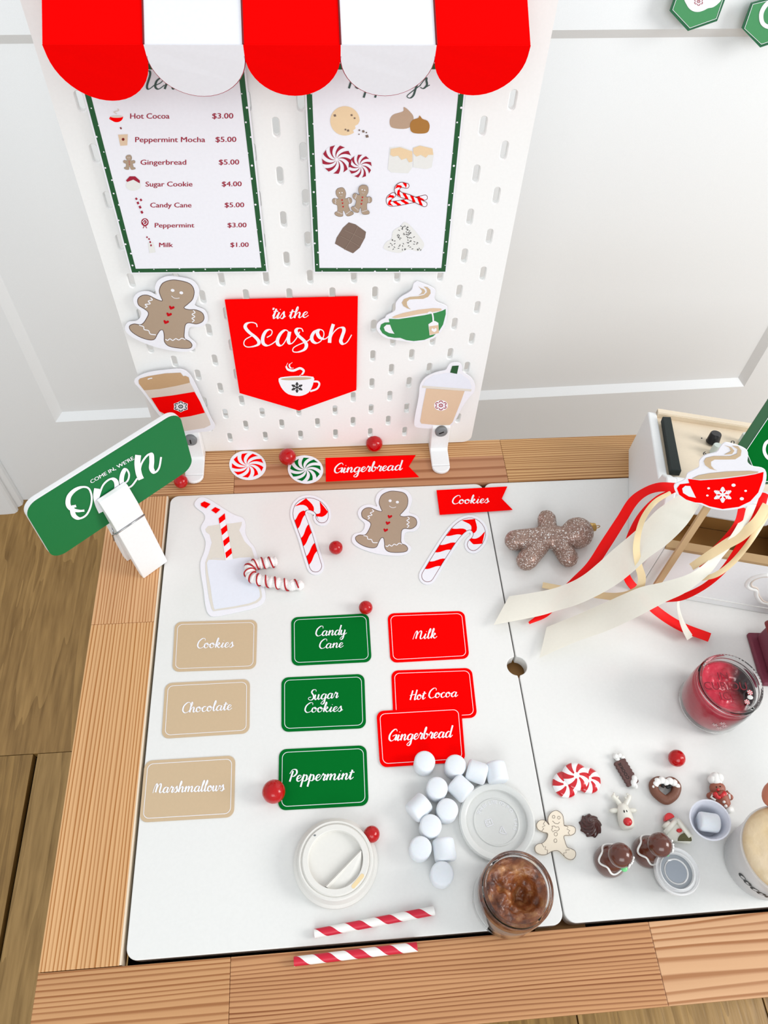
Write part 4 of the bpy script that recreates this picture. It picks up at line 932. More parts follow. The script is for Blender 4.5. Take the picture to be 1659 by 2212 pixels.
for s, w in (([(545,772),(520,785),(528,838),(568,862),(618,838),(650,775),(657,705),(636,648),(590,637),(535,660),(495,705),(488,760),(512,795),(560,808),(605,806)], 36),
             ([(696,648),(690,700),(702,760),(728,818)], 44), ([(705,715),(738,625),(790,580),(828,592),(836,640),(808,690),(765,730),(748,712),(775,688),(835,682),(872,640)], 34),
             ([(862,625),(912,595),(925,545),(902,508),(878,545),(872,600),(892,642),(940,632),(985,575)], 34),
             ([(990,408),(985,470),(995,540),(1012,582)], 44), ([(1000,560),(1010,480),(1048,418),(1082,402),(1088,450),(1086,505),(1110,532),(1140,500),(1155,422)], 36)):
    stroke(mb, SIGN, I(s, *S9), w/3.318, .0007, 6, .62)
mb.build('large_lettering', M['paperw'], r)
sans(MB(), SIGN, "COME IN, WE'RE", *I([(655, 612)], *S9)[0], *I([(962, 438)], *S9)[0], 7.2, .0007, .03).build('small_lettering', M['paperw'], r)
pg = thing('wooden_peg', 'large white wooden clothes peg holding up the open sign', 'clothes peg', SP0)
def pegu(z): return .0045 - .0064*z/.13
def jaw(prof, name):
    a = [SP0 + SU*(pegu(z) - .0150) + SN*n + Vector((0, 0, z)) for n, z in prof]; b = [p + SU*.0300 for p in a]
    return bevel(MB().prism(b, a).build(name, M['whitewood'], pg), .0009, 2)
jaw([(.0168, .0003), (.0128, .0855), (.0118, .0868), (.0128, .0885), (.0118, .1070), (.0062, .1300), (.0016, .1310), (.0012, .089), (.0035, .070), (.0088, .0003)], 'front_jaw')
jaw([(-.0200, .0003), (-.0155, .0868), (-.0140, .1060), (-.0090, .1180), (-.0068, .1190), (-.0068, .089), (-.0030, .070), (-.0120, .0003)], 'back_jaw')
sp = []
for k in range(49):
    a = 2*math.pi*4*k/48; sp.append(sg(pegu(.075) - .0165 + .033*k/48, .0745 + .0042*math.sin(a), -.001 + .0030*math.cos(a)))
mb = MB().tube(sp, .0007, 6)
mb.tube([sg(-.0168, .087, .0125), sg(-.0172, .0745, .0030), sg(-.0170, .060, -.001)], .0008, 6); mb.tube([sg(-.0172, .0865, .0128), sg(.0158, .0865, .0128)], .0008, 6); mb.build('spring', M['metal'], pg, True)

# ================================================================== PLUSH CANDY CANE, STRAWS
pts = [LID.at(x/3.77 + 380, y/3.77 + 960, .0058) for x, y in [(828,950),(760,962),(690,968),(625,985),(598,1020),(612,1068),(660,1098),(740,1115),(830,1130),(920,1145),(1045,1148)]]
P = catmull(pts, 8); r = thing('plush_candy_cane', 'fluffy white candy cane ornament wound with red cord, beside milk bottle cut-out', 'ornament', P[0])
rad = [.0055 + .0007*math.sin(i*1.3) for i in range(len(P))]; rad[0] = .0018; rad[1] = .0042; rad[-1] = .0018; rad[-2] = .0042
mm = mat('plush_white', (244, 240, 238), .9, bump=.0012, bscale=420)
MB().tube(P, rad, 16).build('cane_body', mm, r, True)
Q = []; L = 0; tw = 0
D = catmull(pts, 60); 
for i, p in enumerate(D):
    t = (D[min(i + 1, len(D) - 1)] - D[max(i - 1, 0)]).normalized(); a = Vector((0, 0, 1)); a = (a - t*a.dot(t)).normalized(); b = t.cross(a)
    ph = 2*math.pi*i/52.0; Q.append(p + (a*math.cos(ph) + b*math.sin(ph))*.0058 + t*0)
MB().tube(Q[20:-20], .00085, 6).build('red_cord', mat('red_cord', (176, 20, 30), .7), r, True)
def straw(a, b, z, label, ph):
    A = TABLE.at(*a, z); B = TABLE.at(*b, z); d = B - A; L = d.length; R = .00345
    m = spiral_mat('paper_straw', (244, 242, 238), (206, 12, 50), .0245, phase=ph)
    mb = MB(); n = 24
    prof = [(R, 0), (R, L), (R*.86, L), (R*.86, 0)]
    rows = [[(x, rr*math.cos(2*math.pi*k/n), rr*math.sin(2*math.pi*k/n)) for k in range(n)] for rr, x in prof]
    mb.grid(rows, closed_u=True, closed_v=True); o = mb.build('paper_straw', m, None); smooth_by_angle(o)
    o.location = A; o.rotation_euler = (0, 0, math.atan2(d.y, d.x)); tag(o, label, 'straw', 'red striped paper straws')
straw((679, 2017), (938, 1967), .0021, 'red and white striped paper straw lying on the white lid', .05)
straw((635, 2077), (901, 2045), .0037, 'red and white striped paper straw lying on the front wooden rail', .45)

# ================================================================== MARSHMALLOWS
def mallow(r, h):
    return MB().lathe([(0, 0), (r*.80, 0), (r*.95, h*.05), (r, h*.14), (r, h*.86), (r*.95, h*.95), (r*.80, h), (0, h)], (0, 0, 0), 28)
MR, MH = .0094, .0170
def up_mallow(px, py, lab, s=1.0):
    c = LID.at(px, py, MH*s); o = mallow(MR*s, MH*s).build('marshmallow', M['mallow'], None, True); smooth_by_angle(o, 1.0)
    o.location = (c.x, c.y, -.0013); tag(o, lab, 'marshmallow', 'white marshmallows beside the plastic lid'); return o
def lying_mallow(px, py, ang, lab, tilt=0.0, z=None, group='white marshmallows beside the plastic lid'):
    c = LID.at(px, py, MR + .001); o = mallow(MR, MH*1.05).build('marshmallow', M['mallow'], None, True); smooth_by_angle(o, 1.0)
    for v in o.data.vertices: v.co.z -= MH*.525
    o.rotation_euler = (math.pi/2 + tilt, 0, ang); o.location = (c.x, c.y, MR - .0013 + (z or 0)); tag(o, lab, 'marshmallow', group); return o
up_mallow(918, 1643, 'upright marshmallow standing on the Gingerbread card')
o = up_mallow(985, 1651, 'upright marshmallow at the card corner, second from the left in the top row')
up_mallow(945, 1700, 'upright marshmallow left of the lying one that leans on the clear lid')
up_mallow(967, 1747, 'upright marshmallow nearest the left rim of the clear lid')
up_mallow(931, 1782, 'upright marshmallow diagonally between two others, in the middle of the heap')
up_mallow(909, 1830, 'upright marshmallow at the lower left of the heap')
up_mallow(956, 1886, 'lowest marshmallow, nearest the striped straw', 1.03)
lying_mallow(905, 1744, math.radians(38) + math.pi/2, 'marshmallow lying on its side, furthest left')
lying_mallow(995, 1702, math.radians(-48) + math.pi/2, 'marshmallow lying against the rim of the clear lid')
lying_mallow(1030, 1667, math.radians(-22) + math.pi/2, 'marshmallow lying on its side at the top of the heap, third in the row')
lying_mallow(1073, 1668, math.radians(4), 'marshmallow furthest right, behind the clear lid rim')
lying_mallow(960, 1836, math.radians(3), 'lying marshmallow directly above the lowest one')

# ================================================================== LIDS, CUPS AND JARS
def lathe_thing(name, prof, c, m, parent, n=56, smooth=.6, R=None):
    o = MB().lathe(prof, c, n, R).build(name, m, parent); smooth_by_angle(o, smooth); return o
# white coffee-cup lid
c = Vector((.1811, -.4511, -.0013)); r = thing('sip_lid', 'white plastic coffee cup lid with sipping slot', 'cup lid', c)
prof = [(.0345, 0), (.0353, .0012), (.0353, .0040), (.0340, .0052), (.0330, .0060), (.0318, .0100), (.0312, .0150), (.0300, .0162), (.0288, .0160), (.0282, .0152), (.0270, .0172), (.0230, .0172), (.0226, .0168), (.0222, .0120), (.0, .0118), (.0, .0105), (.022, .0105), (.027, .015), (.030, .014), (.0335, .003), (.034, 0)]
lathe_thing('shell', prof, c, M['frostlid'], r)
a = math.radians(40); R = Matrix.Rotation(a, 3, 'Z')      # ramp segment inside the dished top
mb = MB(); seg = []
for k in range(17):
    t = -math.pi + math.pi*k/16; seg.append((.0222*math.cos(t), .0222*math.sin(t)))
seg = [(x, y) for x, y in seg if y < -.0102]; seg = [(-.0196, -.0102)] + seg + [(.0196, -.0102)]
mb.add([c + R @ Vector((x, y, .0130 if abs(y + .0102) > .001 else .0176)) for x, y in seg], [tuple(range(len(seg)))])
mb.add([c + R @ Vector(v) for v in [(-.0196, -.0102, .0176), (.0196, -.0102, .0176), (.0205, -.0082, .0121), (-.0205, -.0082, .0121)]], [(0, 1, 2, 3)])
mb.build('ramp', M['frostlid'], r)
sl = rrect(-.0068, .0068, -.0016, .0016, .00155); R2 = Matrix.Rotation(math.radians(44), 3, 'Z')
MB().prism([c + R2 @ Vector((x, y - .0251, .0174)) for x, y in sl], [c + R2 @ Vector((x, y - .0251, .0168)) for x, y in sl]).build('sip_slot', M['goldsatin'], r)
MB().ball(c + Vector((-.0165, .0195, .0172)), (.0011, .0008, .0004), 10, 6).build('vent_hole', M['screw'], r)
# translucent plastic lid with raised marks
c = Vector((.3222, -.4280, -.0013)); r = thing('plastic_tub_lid', 'translucent round plastic lid with embossed marks, beside marshmallows', 'lid', c)
prof = [(.0324, 0), (.0331, .0008), (.0331, .0042), (.0318, .0052), (.0300, .0050), (.0276, .0046), (.0268, .0040), (.0262, .0010), (.0205, .0008), (.0198, .0016), (.0190, .0016), (.0186, .0008), (0, .0008), (0, .0002), (.026, .0003), (.030, .0040), (.0318, .0042), (.0322, 0)]
lathe_thing('shell', prof, c, M['deli'], r)
mb = MB(); tw = 'TCH BY LITE CO'
def arc_text(mb, txt, rad, a0, a1, size, z):
    n = len(txt)
    for i, ch in enumerate(txt):
        if ch == ' ': continue
        v, f = glyph_mesh(ch, .0); a = a0 + (a1 - a0)*i/(n - 1); w = max(p[0] for p in v)/2
        R_ = Matrix.Rotation(a - math.pi/2, 3, 'Z'); mb.add([c + R_ @ Vector(((p[0] - w)*size, rad + p[1]*size, z)) for p in v], f)
arc_text(mb, tw, .0152, math.radians(150), math.radians(62), .0042, .00105); arc_text(mb, 'PO THS', .0152, math.radians(45), math.radians(-25), .0042, .00105)
def bar(mb, a, b, w=.0006, z=.0011):
    a = Vector((*a, 0)); b = Vector((*b, 0)); t = (b - a).normalized(); nn = Vector((-t.y, t.x, 0))*w/2; mb.add([c + v + Vector((0, 0, z)) for v in (a - nn, b - nn, b + nn, a + nn)], [(0, 1, 2, 3)])
sq = [(-.0100, .0016), (-.0045, .0030), (-.0033, -.0020), (-.0088, -.0034)]
for k in range(4): bar(mb, sq[k], sq[(k + 1) % 4])
v, f = glyph_mesh('24'); mb.add([c + Matrix.Rotation(.25, 3, 'Z') @ Vector((p[0]*.0042 - .0092, p[1]*.0042 + .0002, .0011)) for p in v], f)
tr = [(.0042, -.0038), (.0012, -.0090), (.0072, -.0105)]
for k in range(3): bar(mb, tr[k], tr[(k + 1) % 3])
v, f = glyph_mesh('5'); mb.add([c + Vector((p[0]*.003 + .0034, p[1]*.003 - .0086, .0011)) for p in v], f)
mb.build('embossed_marks', M['paperw'], r)
# chocolate dough jar
def jar(c, R0, h, neck, label, name='dough_jar'):
    r = thing(name, label, 'jar', c); t = .0012
    Rb = R0 + .0016
    prof = [(0, .0008), (Rb - .006, .0006), (Rb - .002, .0022), (Rb, .006), (Rb, h - .017), (Rb - .0005, h - .0145), (R0, h - .0125), (R0, h - .010), (R0 + .0009, h - .0092), (R0 + .0009, h - .008), (R0, h - .0072), (R0, h - .0055), (R0 + .0009, h - .0047), (R0 + .0009, h - .0036), (R0 - .0001, h - .0028), (R0 - .0001, h - .0006), (R0 - .0008, h), (R0 - .0022, h - .0003),
            (R0 - .0028, h - .001), (R0 - .0028, h - .013), (Rb - t, h - .018), (Rb - t, .007), (Rb - .003, .0035), (0, .0025)]
    o = MB().lathe(prof, c, 64).build('clear_jar', M['glass'], r); smooth_by_angle(o, .9); return r, Rb - t, R0 - .0028
def blob_fill(c, rb, rt, z0, z1, m, name, parent, amp, seed, dip=0.0, n=56, rings=18, mats=None, dipc=(0, 0)):
    """dough with an uneven top filling a jar"""
    from mathutils import noise
    mb = MB(); rows = [[c + Vector((.0001*math.cos(2*math.pi*k/n), .0001*math.sin(2*math.pi*k/n), z0)) for k in range(n)]]
    for rr, z in ((rb*.8, z0), (rb*.96, z0 + .004), (rb, z0 + .008), (rb, (z0 + z1)/2), (rb, z1 - .004)): rows.append([c + Vector((rr*math.cos(2*math.pi*k/n), rr*math.sin(2*math.pi*k/n), z)) for k in range(n)])
    for j in range(rings + 1):
        q = 1 - j/rings; q = max(q, .003); row = []
        for k in range(n):
            a = 2*math.pi*k/n; x, y = rt*q*math.cos(a), rt*q*math.sin(a)
            d = math.hypot(x - dipc[0], y - dipc[1]); z = z1 + amp*(noise.noise(Vector((x*90, y*90, seed)))*(1 - q**6) + .45*noise.noise(Vector((x*260, y*260, seed + 3)))*(1 - q**8)) - dip*math.exp(-(d/(rt*.42))**2)
            row.append(c + Vector((x, y, z)))
        rows.append(row)
    mb.grid(rows, closed_u=True, cap0=True, cap1=True); return mb.build(name, m, parent, True)
cc = Vector((.3198, -.4900, -.0012)); r, rb, rt = jar(cc, .0270, .060, 0, 'clear jar of brown cocoa dough at the front edge, its middle scooped out')
def mottled(name, cols, scale, rough=.35):
    m = bpy.data.materials.new(name); m.use_nodes = True; nt = m.node_tree; b = nt.nodes['Principled BSDF']
    tc = N(nt, 'ShaderNodeTexCoord'); n = N(nt, 'ShaderNodeTexNoise'); n.inputs['Scale'].default_value = scale; n.inputs['Detail'].default_value = 4; nt.links.new(tc.outputs['Object'], n.inputs['Vector'])
    rp = N(nt, 'ShaderNodeValToRGB'); e = rp.color_ramp.elements; e[0].position = .32; e[0].color = (*pcol(cols[0]), 1); e[1].position = .68; e[1].color = (*pcol(cols[-1]), 1)
    if len(cols) > 2: x = e.new(.5); x.color = (*pcol(cols[1]), 1)
    nt.links.new(n.outputs['Fac'], rp.inputs[0]); nt.links.new(rp.outputs[0], b.inputs['Base Color']); b.inputs['Roughness'].default_value = rough; b.inputs['Coat Weight'].default_value = .35
    n2 = N(nt, 'ShaderNodeTexNoise'); n2.inputs['Scale'].default_value = scale*4; n2.inputs['Detail'].default_value = 5; nt.links.new(tc.outputs['Object'], n2.inputs['Vector'])
    bp = N(nt, 'ShaderNodeBump'); bp.inputs['Distance'].default_value = .0012; bp.inputs['Strength'].default_value = .8; nt.links.new(n2.outputs['Fac'], bp.inputs['Height']); nt.links.new(bp.outputs[0], b.inputs['Normal']); return m
blob_fill(cc, rb - .0006, rt - .0004, .030, .0500, mottled('cocoa_dough_mix', [(70, 28, 8), (132, 68, 24), (178, 124, 76)], 95), 'cocoa_dough', r, .0085, 1.0, .016, dipc=(.006, -.003))
# berry coloured jar
cc = Vector((.5440, -.3360, -.0012)); r, rb, rt = jar(cc, .0286, .0555, 0, 'clear jar of raspberry red dough with stamped letters')
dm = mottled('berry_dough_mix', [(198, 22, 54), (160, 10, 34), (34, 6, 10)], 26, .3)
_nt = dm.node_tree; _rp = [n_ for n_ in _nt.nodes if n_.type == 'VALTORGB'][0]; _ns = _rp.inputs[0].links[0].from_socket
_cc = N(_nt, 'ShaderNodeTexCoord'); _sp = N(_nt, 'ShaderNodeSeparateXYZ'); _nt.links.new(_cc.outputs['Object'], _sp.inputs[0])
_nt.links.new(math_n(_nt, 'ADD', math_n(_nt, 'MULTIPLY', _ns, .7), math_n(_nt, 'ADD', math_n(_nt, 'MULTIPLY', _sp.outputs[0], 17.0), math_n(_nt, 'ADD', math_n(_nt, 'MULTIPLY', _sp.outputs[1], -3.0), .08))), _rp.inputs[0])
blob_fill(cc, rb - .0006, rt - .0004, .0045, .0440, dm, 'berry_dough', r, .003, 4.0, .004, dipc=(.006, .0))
mb = MB()
for txt, y in (('IN', .0105), ('CURIOU', .0010), ('ICE', -.0085)):
    v, f = glyph_mesh(txt, .02); w = max(p[0] for p in v)/2; s = .0108
    mb.add([cc + Matrix.Rotation(-.08, 3, 'Z') @ Vector(((p[0] - w)*s - .002, y + (p[1] - .36)*s, .0462)) for p in v], f)
mb.build('stamped_letters', mat('stamped_shadow', (120, 10, 30), .4), r)
sw = swirl_mat('mint_slice', (244, 226, 226), (206, 60, 70), 6, .5, .003, .1)
for k, (x, y, z) in enumerate([(.0185, -.0070, .0468), (.0128, -.0155, .0465)]):
    o = MB().lathe([(0, 0), (.0024, 0), (.0024, .0006), (0, .0006)], (0, 0, 0), 16).build('mint_slice', sw); o.parent = r; o.location = (x, y, z)
MB().ball(cc + Vector((.0170, -.0115, .0472)), (.0027, .0022, .0008), 16, 8).build('white_chip', M['icing'], r, True)
for a, z in ((-1.72, .026), (-1.80, .020), (-1.98, .024), (-1.84, .031)):
    o = MB().lathe([(0, 0), (.0025, 0), (.0025, .0005), (0, .0005)], (0, 0, 0), 14).build('mint_slice', sw); o.parent = r; o.location = ((rb - .0004)*math.cos(a), (rb - .0004)*math.sin(a), z); o.rotation_euler = (math.pi/2, 0, a + math.pi/2)
# small clear tub with grey lid
c = LID.at(1462, 1882, .022); c = Vector((c.x, c.y, -.0013)); r = thing('small_lidded_tub', 'small clear tub with greyish ringed lid, in front of the chocolate figures', 'tub', c)
lathe_thing('tub', [(0, .0003), (.0125, .0003), (.0136, .004), (.0160, .0205), (.0168, .0215), (.0158, .0215), (.0150, .020), (.0128, .004), (0, .0015)], c, M['glass'], r)
lathe_thing('lid', [(.0180, .0195), (.0185, .0200), (.0185, .0232), (.0176, .0242), (.0168, .0236), (.0160, .0222), (.0150, .0222), (.0143, .0236), (.0136, .0236), (.0132, .0205), (.0102, .0203), (.0098, .0212), (.0092, .0212), (.0088, .0203), (0, .0201), (0, .0195)], c, M['frost'], r)
MB().lathe([(0, .0206), (.0087, .0206), (.0087, .0199), (0, .0199)], c, 40).build('grey_centre', mat('grey_centre', (140, 147, 156), .4), r)
MB().lathe([(.0103, .0207), (.0131, .0207), (.0131, .0202), (.0103, .0202)], c, 40).build('grey_ring', M['greylid'], r)
# small white cup with a marshmallow lying in it
c = Vector((.5060, -.4430, -.0010)); tl = Matrix.Rotation(math.radians(-9), 3, 'Y'); r = thing('small_white_cup', 'small white cup with one marshmallow lying inside', 'cup', c)
prof = [(0, 0), (.0085, 0), (.0100, .0006), (.0162, .0170), (.0170, .0172), (.0170, .0180), (.0158, .0180), (.0095, .0016), (0, .0012)]
lathe_thing('cup', prof, c + Vector((0, 0, .0014)), M['wcup'], r, R=tl)
o = mallow(.0080, .0165).build('marshmallow', M['mallow'], None, True); smooth_by_angle(o, 1.0)
for v in o.data.vertices: v.co.z -= .00825
o.rotation_euler = (math.pi/2, 0, math.radians(-12) + math.pi/2); pz = LID.at(1531, 1776, .0135); o.location = (pz.x, pz.y, .0115); tag(o, 'marshmallow lying inside the small white cup', 'marshmallow')
# translucent cup of beige dough at the right edge, black script on its side
c = Vector((.5425, -.4765, -.0012)); r = thing('cocoa_cup', 'frosted cup of beige dough with black script, cut by the right frame edge', 'cup', c)
lathe_thing('cup', [(0, .0004), (.0285, .0004), (.0297, .002), (.0338, .0475), (.0350, .0482), (.0350, .0495), (.0330, .0495), (.0285, .004), (0, .002)], c, M['frost'], r, 72)
from mathutils import noise
mb = MB(); rows = []
for rr, z in ((.001, .030), (.020, .030), (.0310, .032), (.0322, .042), (.0330, .0480), (.0338, .0505), (.0334, .0525), (.0315, .0545), (.027, .0566), (.021, .0580), (.014, .0584), (.006, .0586), (.0005, .0586)):
    rows.append([c + Vector((rr*math.cos(2*math.pi*k/64), rr*math.sin(2*math.pi*k/64), z + (.0022*noise.noise(Vector((rr*60*math.cos(2*math.pi*k/64), rr*60*math.sin(2*math.pi*k/64), 5))) if z > .055 else 0))) for k in range(64)])
mb.grid(rows, closed_u=True, cap0=True, cap1=True); mb.build('beige_dough', mottled('beige_dough_mix', [(196, 168, 122), (214, 190, 150), (222, 202, 172)], 30), r, True)
CUPW = Plane((0, 0, 0), (0, 0, 1))
mb = MB()
class Cyl:                                  # wraps lettering around the cup wall
    n = Vector((0, 0, 1))
    def at(s, x, y, off=0): a = math.radians(198) + x/.0325; z = .021 - y; rr = .0297 + .0041*(z - .002)/.0455 + .0004 + off; return c + Vector((rr*math.cos(a), rr*math.sin(a), z))
script(mb, Cyl(), 'cocoa', 0, 0, .0330, .000, .0066, 0, .36, .2, .62); mb.build('script_lettering', M['black'], r)
p = onz(1652, 1712, .052); o = MB().ball((0, 0, 0), (.0115, .0085, .0105), 24, 16).build('clay_ball', M['finger'], None, True); o.rotation_euler = (0, 0, .9)
o.location = (p.x + .005, p.y - .0025, .0560); tag(o, 'reddish brown rounded clay lump resting at the back of the beige dough', 'clay')

# ================================================================== CHARMS ON THE RIGHT LID
def at_lid(px, py, z=0.0): v = LID.at(px, py, z); return Vector((v.x, v.y, v.z))
# three joined peppermints
SWm = swirl_mat('peppermint_swirl', (248, 246, 246), (206, 10, 28), 6, .50, .0125, .22)
r = thing('peppermint_trio', 'charm of three overlapping red swirled peppermints', 'candy charm', at_lid(1243, 1690))
for k, (px, py, z, rad) in enumerate([(1221, 1695, .0018, .0118), (1269, 1686, .0018, .0118), (1243, 1678, .0042, .0125)]):
    p = at_lid(px, py, z); o = MB().lathe([(0, -.0016), (rad*.85, -.0016), (rad, .0004), (rad*.97, .0020), (rad*.8, .0034), (rad*.5, .0044), (0, .0048)], (0, 0, 0), 40).build('peppermint', SWm, None, True)
    o.parent = r; o.location = p - Vector(r.location); o.rotation_euler = (0, 0, k*1.1)
# cookie wafer with icing
def zig(px0, py0, px1, py1, w, n, amp):
    A = at_lid(px0, py0); B = at_lid(px1, py1); d = (B - A); L = d.length; d.normalize(); q = Vector((-d.y, d.x, 0)); L1 = []; L2 = []
    for k in range(n + 1):
        t = L*k/n; e = amp if k % 2 else 0; L1.append(A + d*t + q*(w/2 + e)); L2.append(A + d*t - q*(w/2 + e))
    return L1 + L2[::-1], d, q
ol, d, q = zig(1335, 1645, 1366, 1697, .0105, 14, .0010)
r = thing('cookie_wafer', 'dark ridged wafer charm stamped COOKIE with white icing ends', 'candy charm', ol[0])
up = Vector((0, 0, .0046)); bevel(MB().prism([p + up for p in ol], [p + Vector((0, 0, .0012)) for p in ol]).build('wafer', M['wafer'], r), .0006, 2)
mb = MB()
for px, py, s in ((1330, 1634, 1), (1338, 1632, .9), (1345, 1636, .8), (1334, 1640, .8)): mb.ball(at_lid(px, py, .0030), (.0026*s, .0026*s, .0028*s), 12, 8)
for px, py, s in ((1370, 1683, 1.1), (1368, 1692, 1.1), (1373, 1698, .8)): mb.ball(at_lid(px, py, .0034), (.0026*s, .0034*s, .0030*s), 12, 8)
mb.build('icing', M['icing'], r, True)
v, f = glyph_mesh('COOKIE', .0); A = at_lid(1358, 1683, .0047 + .0001); s = .0042; MB().add([A + (-d)*((p[0])*s) + (q)*((p[1] - .35)*s) * -1 for p in v], f).build('stamped_letters', M['slot'], r)
# heart doughnut with cream
r = thing('heart_doughnut', 'heart shaped brown doughnut charm topped with white cream', 'candy charm', at_lid(1437, 1712))
hp = [at_lid(x, y, .0036) for x, y in [(1437,1693),(1450,1688),(1461,1698),(1458,1714),(1448,1724),(1438,1728),(1427,1722),(1415,1710),(1412,1695),(1423,1687)]]
MB().tube(catmull(hp + [hp[0]], 6), .0042, 12).build('dough', M['donut'], r, True)
mb = MB()
for x, y, s in ((1416,1694,1),(1420,1688,1.1),(1429,1686,1.2),(1438,1690,1.1),(1447,1688,1.2),(1456,1691,1.1),(1463,1698,.9),(1412,1700,.7)): mb.ball(at_lid(x, y, .0060), (.0030*s, .0030*s, .0026*s), 14, 8)
mb.build('cream', M['icing'], r, True)
mb = MB()
for x, y in ((1432,1697),(1442,1700),(1447,1698)): mb.ball(at_lid(x, y, .0066), (.0018, .0018, .0012), 10, 6)
mb.build('dark_drops', M['slot'], r, True)
# piped chocolate rosette
c = at_lid(1275, 1784, 0); r = thing('chocolate_rosette', 'small piped dark chocolate frosting rosette', 'candy charm', c)
rows = []
for j in range(15):
    t = j/14; rr = .0082*(1 - t)**.75 + .0004; z = .0004 + .0105*t; tw = 1.9*t; row = []
    for k in range(54):
        a = 2*math.pi*k/54; w = 1 + .20*math.cos(9*a); row.append(c + Vector((rr*w*math.cos(a + tw), rr*w*math.sin(a + tw), z)))
    rows.append(row)
MB().grid(rows, closed_u=True, cap0=True, cap1=True).build('frosting', M['choc2'], r, True)
MB().lathe([(0, 0), (.0088, 0), (.0090, .0012), (.0070, .0020)], c, 24).build('base', M['choc2'], r, True)
# reindeer head
r = thing('reindeer_charm', 'ivory reindeer head charm with red glitter nose', 'figurine', at_lid(1350, 1765))
mb = MB(); A = at_lid(1346, 1745, .0050); B = at_lid(1355, 1785, .0052)
pp = [A.lerp(B, t) for t in (-.22, -.1, .15, .4, .65, .9, 1.05, 1.15)]; mb.tube(catmull(pp, 3), [.0008 + .0064*math.sin(math.pi*min(1, (i + .6)/23))**.5 * (0.75 + .35*i/22) for i in range(22)], 18)
for px, py in ((1327, 1751), (1365, 1751)): mb.ball(at_lid(px, py, .0036), (.0048, .0022, .0022), 14, 8)
mb.build('head', M['ivory'], r, True)
for sgn, tips in ((-1, [(1341,1742),(1334,1730),(1326,1722),(1324,1716)]), (1, [(1350,1741),(1355,1731),(1359,1723),(1358,1716)])):
    Pp = catmull([at_lid(x, y, .0040) for x, y in tips], 4); mb = MB().tube(Pp, [.0022]*4 + [.0020]*(len(Pp) - 6) + [.0012, .0006], 10)
    for i, dx in ((5, 7), (9, 5)): b0 = Pp[min(i, len(Pp) - 1)]; mb.tube([b0, b0 + Vector((sgn*dx*-.0003, .0032, .0002))], [.0013, .0007], 8)
    mb.build('antler', M['ivory'], r, True)
MB().ball(at_lid(1356, 1775, .0110), (.0039, .0036, .0030), 18, 12).build('nose', M['rednose'], r, True)
for px in (1348.5, 1354): MB().ball(at_lid(px, 1753, .0108), (.0006, .0014, .0006), 8, 6).build('eye', M['slot'], r, True)
# laser cut gingerbread man
S10 = (3.2, 1140, 1580)
GW = [(205,547),(170,555),(145,585),(140,620),(148,645),(120,615),(85,614),(62,640),(70,675),(105,695),(138,705),(132,740),(105,770),(70,778),(50,800),(58,835),(95,852),(130,850),(170,828),(210,825),(240,850),(270,878),(305,887),(330,865),(330,830),(305,812),(275,800),(262,770),(252,722),(300,718),(328,700),(328,665),(295,650),(255,648),(250,620),(240,575)]
pts = [(p.x, p.y) for p in catmull([(x/S10[0] + S10[1], y/S10[0] + S10[2], 0) for x, y in GW], 4, True)]
r = thing('wooden_gingerbread_man', 'thin laser-cut plywood gingerbread man lying across the lid gap', 'cut-out', at_lid(*pts[0]))
plate('plywood', LID, pts, .0003, .0026, M['plyman'], r); mb = MB(); of = .0028
stroke(mb, LID, pts, .8, of, 0, closed=True)
for e in (ell(180,590,9,10), ell(216,596,9,10), ell(195,710,11,13), ell(192,755,10,13)): stroke(mb, LID, I(e, *S10), .6, of, 0, closed=True)
for s in ([(172,618),(190,636),(210,638),(222,626)], [(168,655),(185,653),(195,662),(212,658),(220,675),(205,690),(190,682),(175,695),(165,680),(172,668),(168,655)], [(120,620),(108,640),(122,650),(100,660),(112,672),(98,688)], [(250,650),(280,660),(272,675),(292,685),(280,700),(290,715)], [(98,775),(112,800),(125,795),(120,815),(138,820),(135,845)], [(290,818),(262,820),(268,838),(248,840),(252,860)]): stroke(mb, LID, I(s, *S10), .7, of, 0)
mb.build('burnt_lines', M['burn'], r)
# white house charm
r = thing('candy_house_charm', 'ivory candy house charm with red candy chimney and olive door', 'figurine', at_lid(1465, 1790))
hs = [at_lid(x, y) for x, y in [(1462,1768),(1484,1795),(1494,1808),(1488,1824),(1452,1820),(1432,1812),(1440,1790)]]
bevel(MB().prism([p + Vector((0, 0, .0055)) for p in hs], [p + Vector((0, 0, .0003)) for p in hs]).build('house_body', M['ivory'], r), .0012, 3)
mb = MB(); mb.tube([at_lid(1436, 1800, .0062), at_lid(1462, 1770, .0066)], .0022, 10); mb.tube([at_lid(1462, 1770, .0066), at_lid(1491, 1808, .0062)], .0022, 10); mb.tube([at_lid(1436, 1790, .004), at_lid(1446, 1778, .004)], .0030, 12); mb.build('roof_trim', M['ivory'], r, True)
def half(px, py, rx, ry, rot, z, m, name):
    pts2 = ell(px, py, rx, ry, rot, 12, math.pi, 2*math.pi); pts2 = [at_lid(x, y) for x, y in pts2]; bevel(MB().prism([p + Vector((0, 0, z)) for p in pts2], [p + Vector((0, 0, .002)) for p in pts2]).build(name, m, r), .0006, 2)
half(1442, 1773, 11, 14, -.4, .0070, M['rednose'], 'chimney_candy'); half(1474, 1820, 15, 17, .03, .0068, M['olive'], 'door')
MB().ball(at_lid(1467.5, 1794, .0060), (.0026, .0017, .0014), 14, 8).build('window_candy', M['rednose'], r, True)
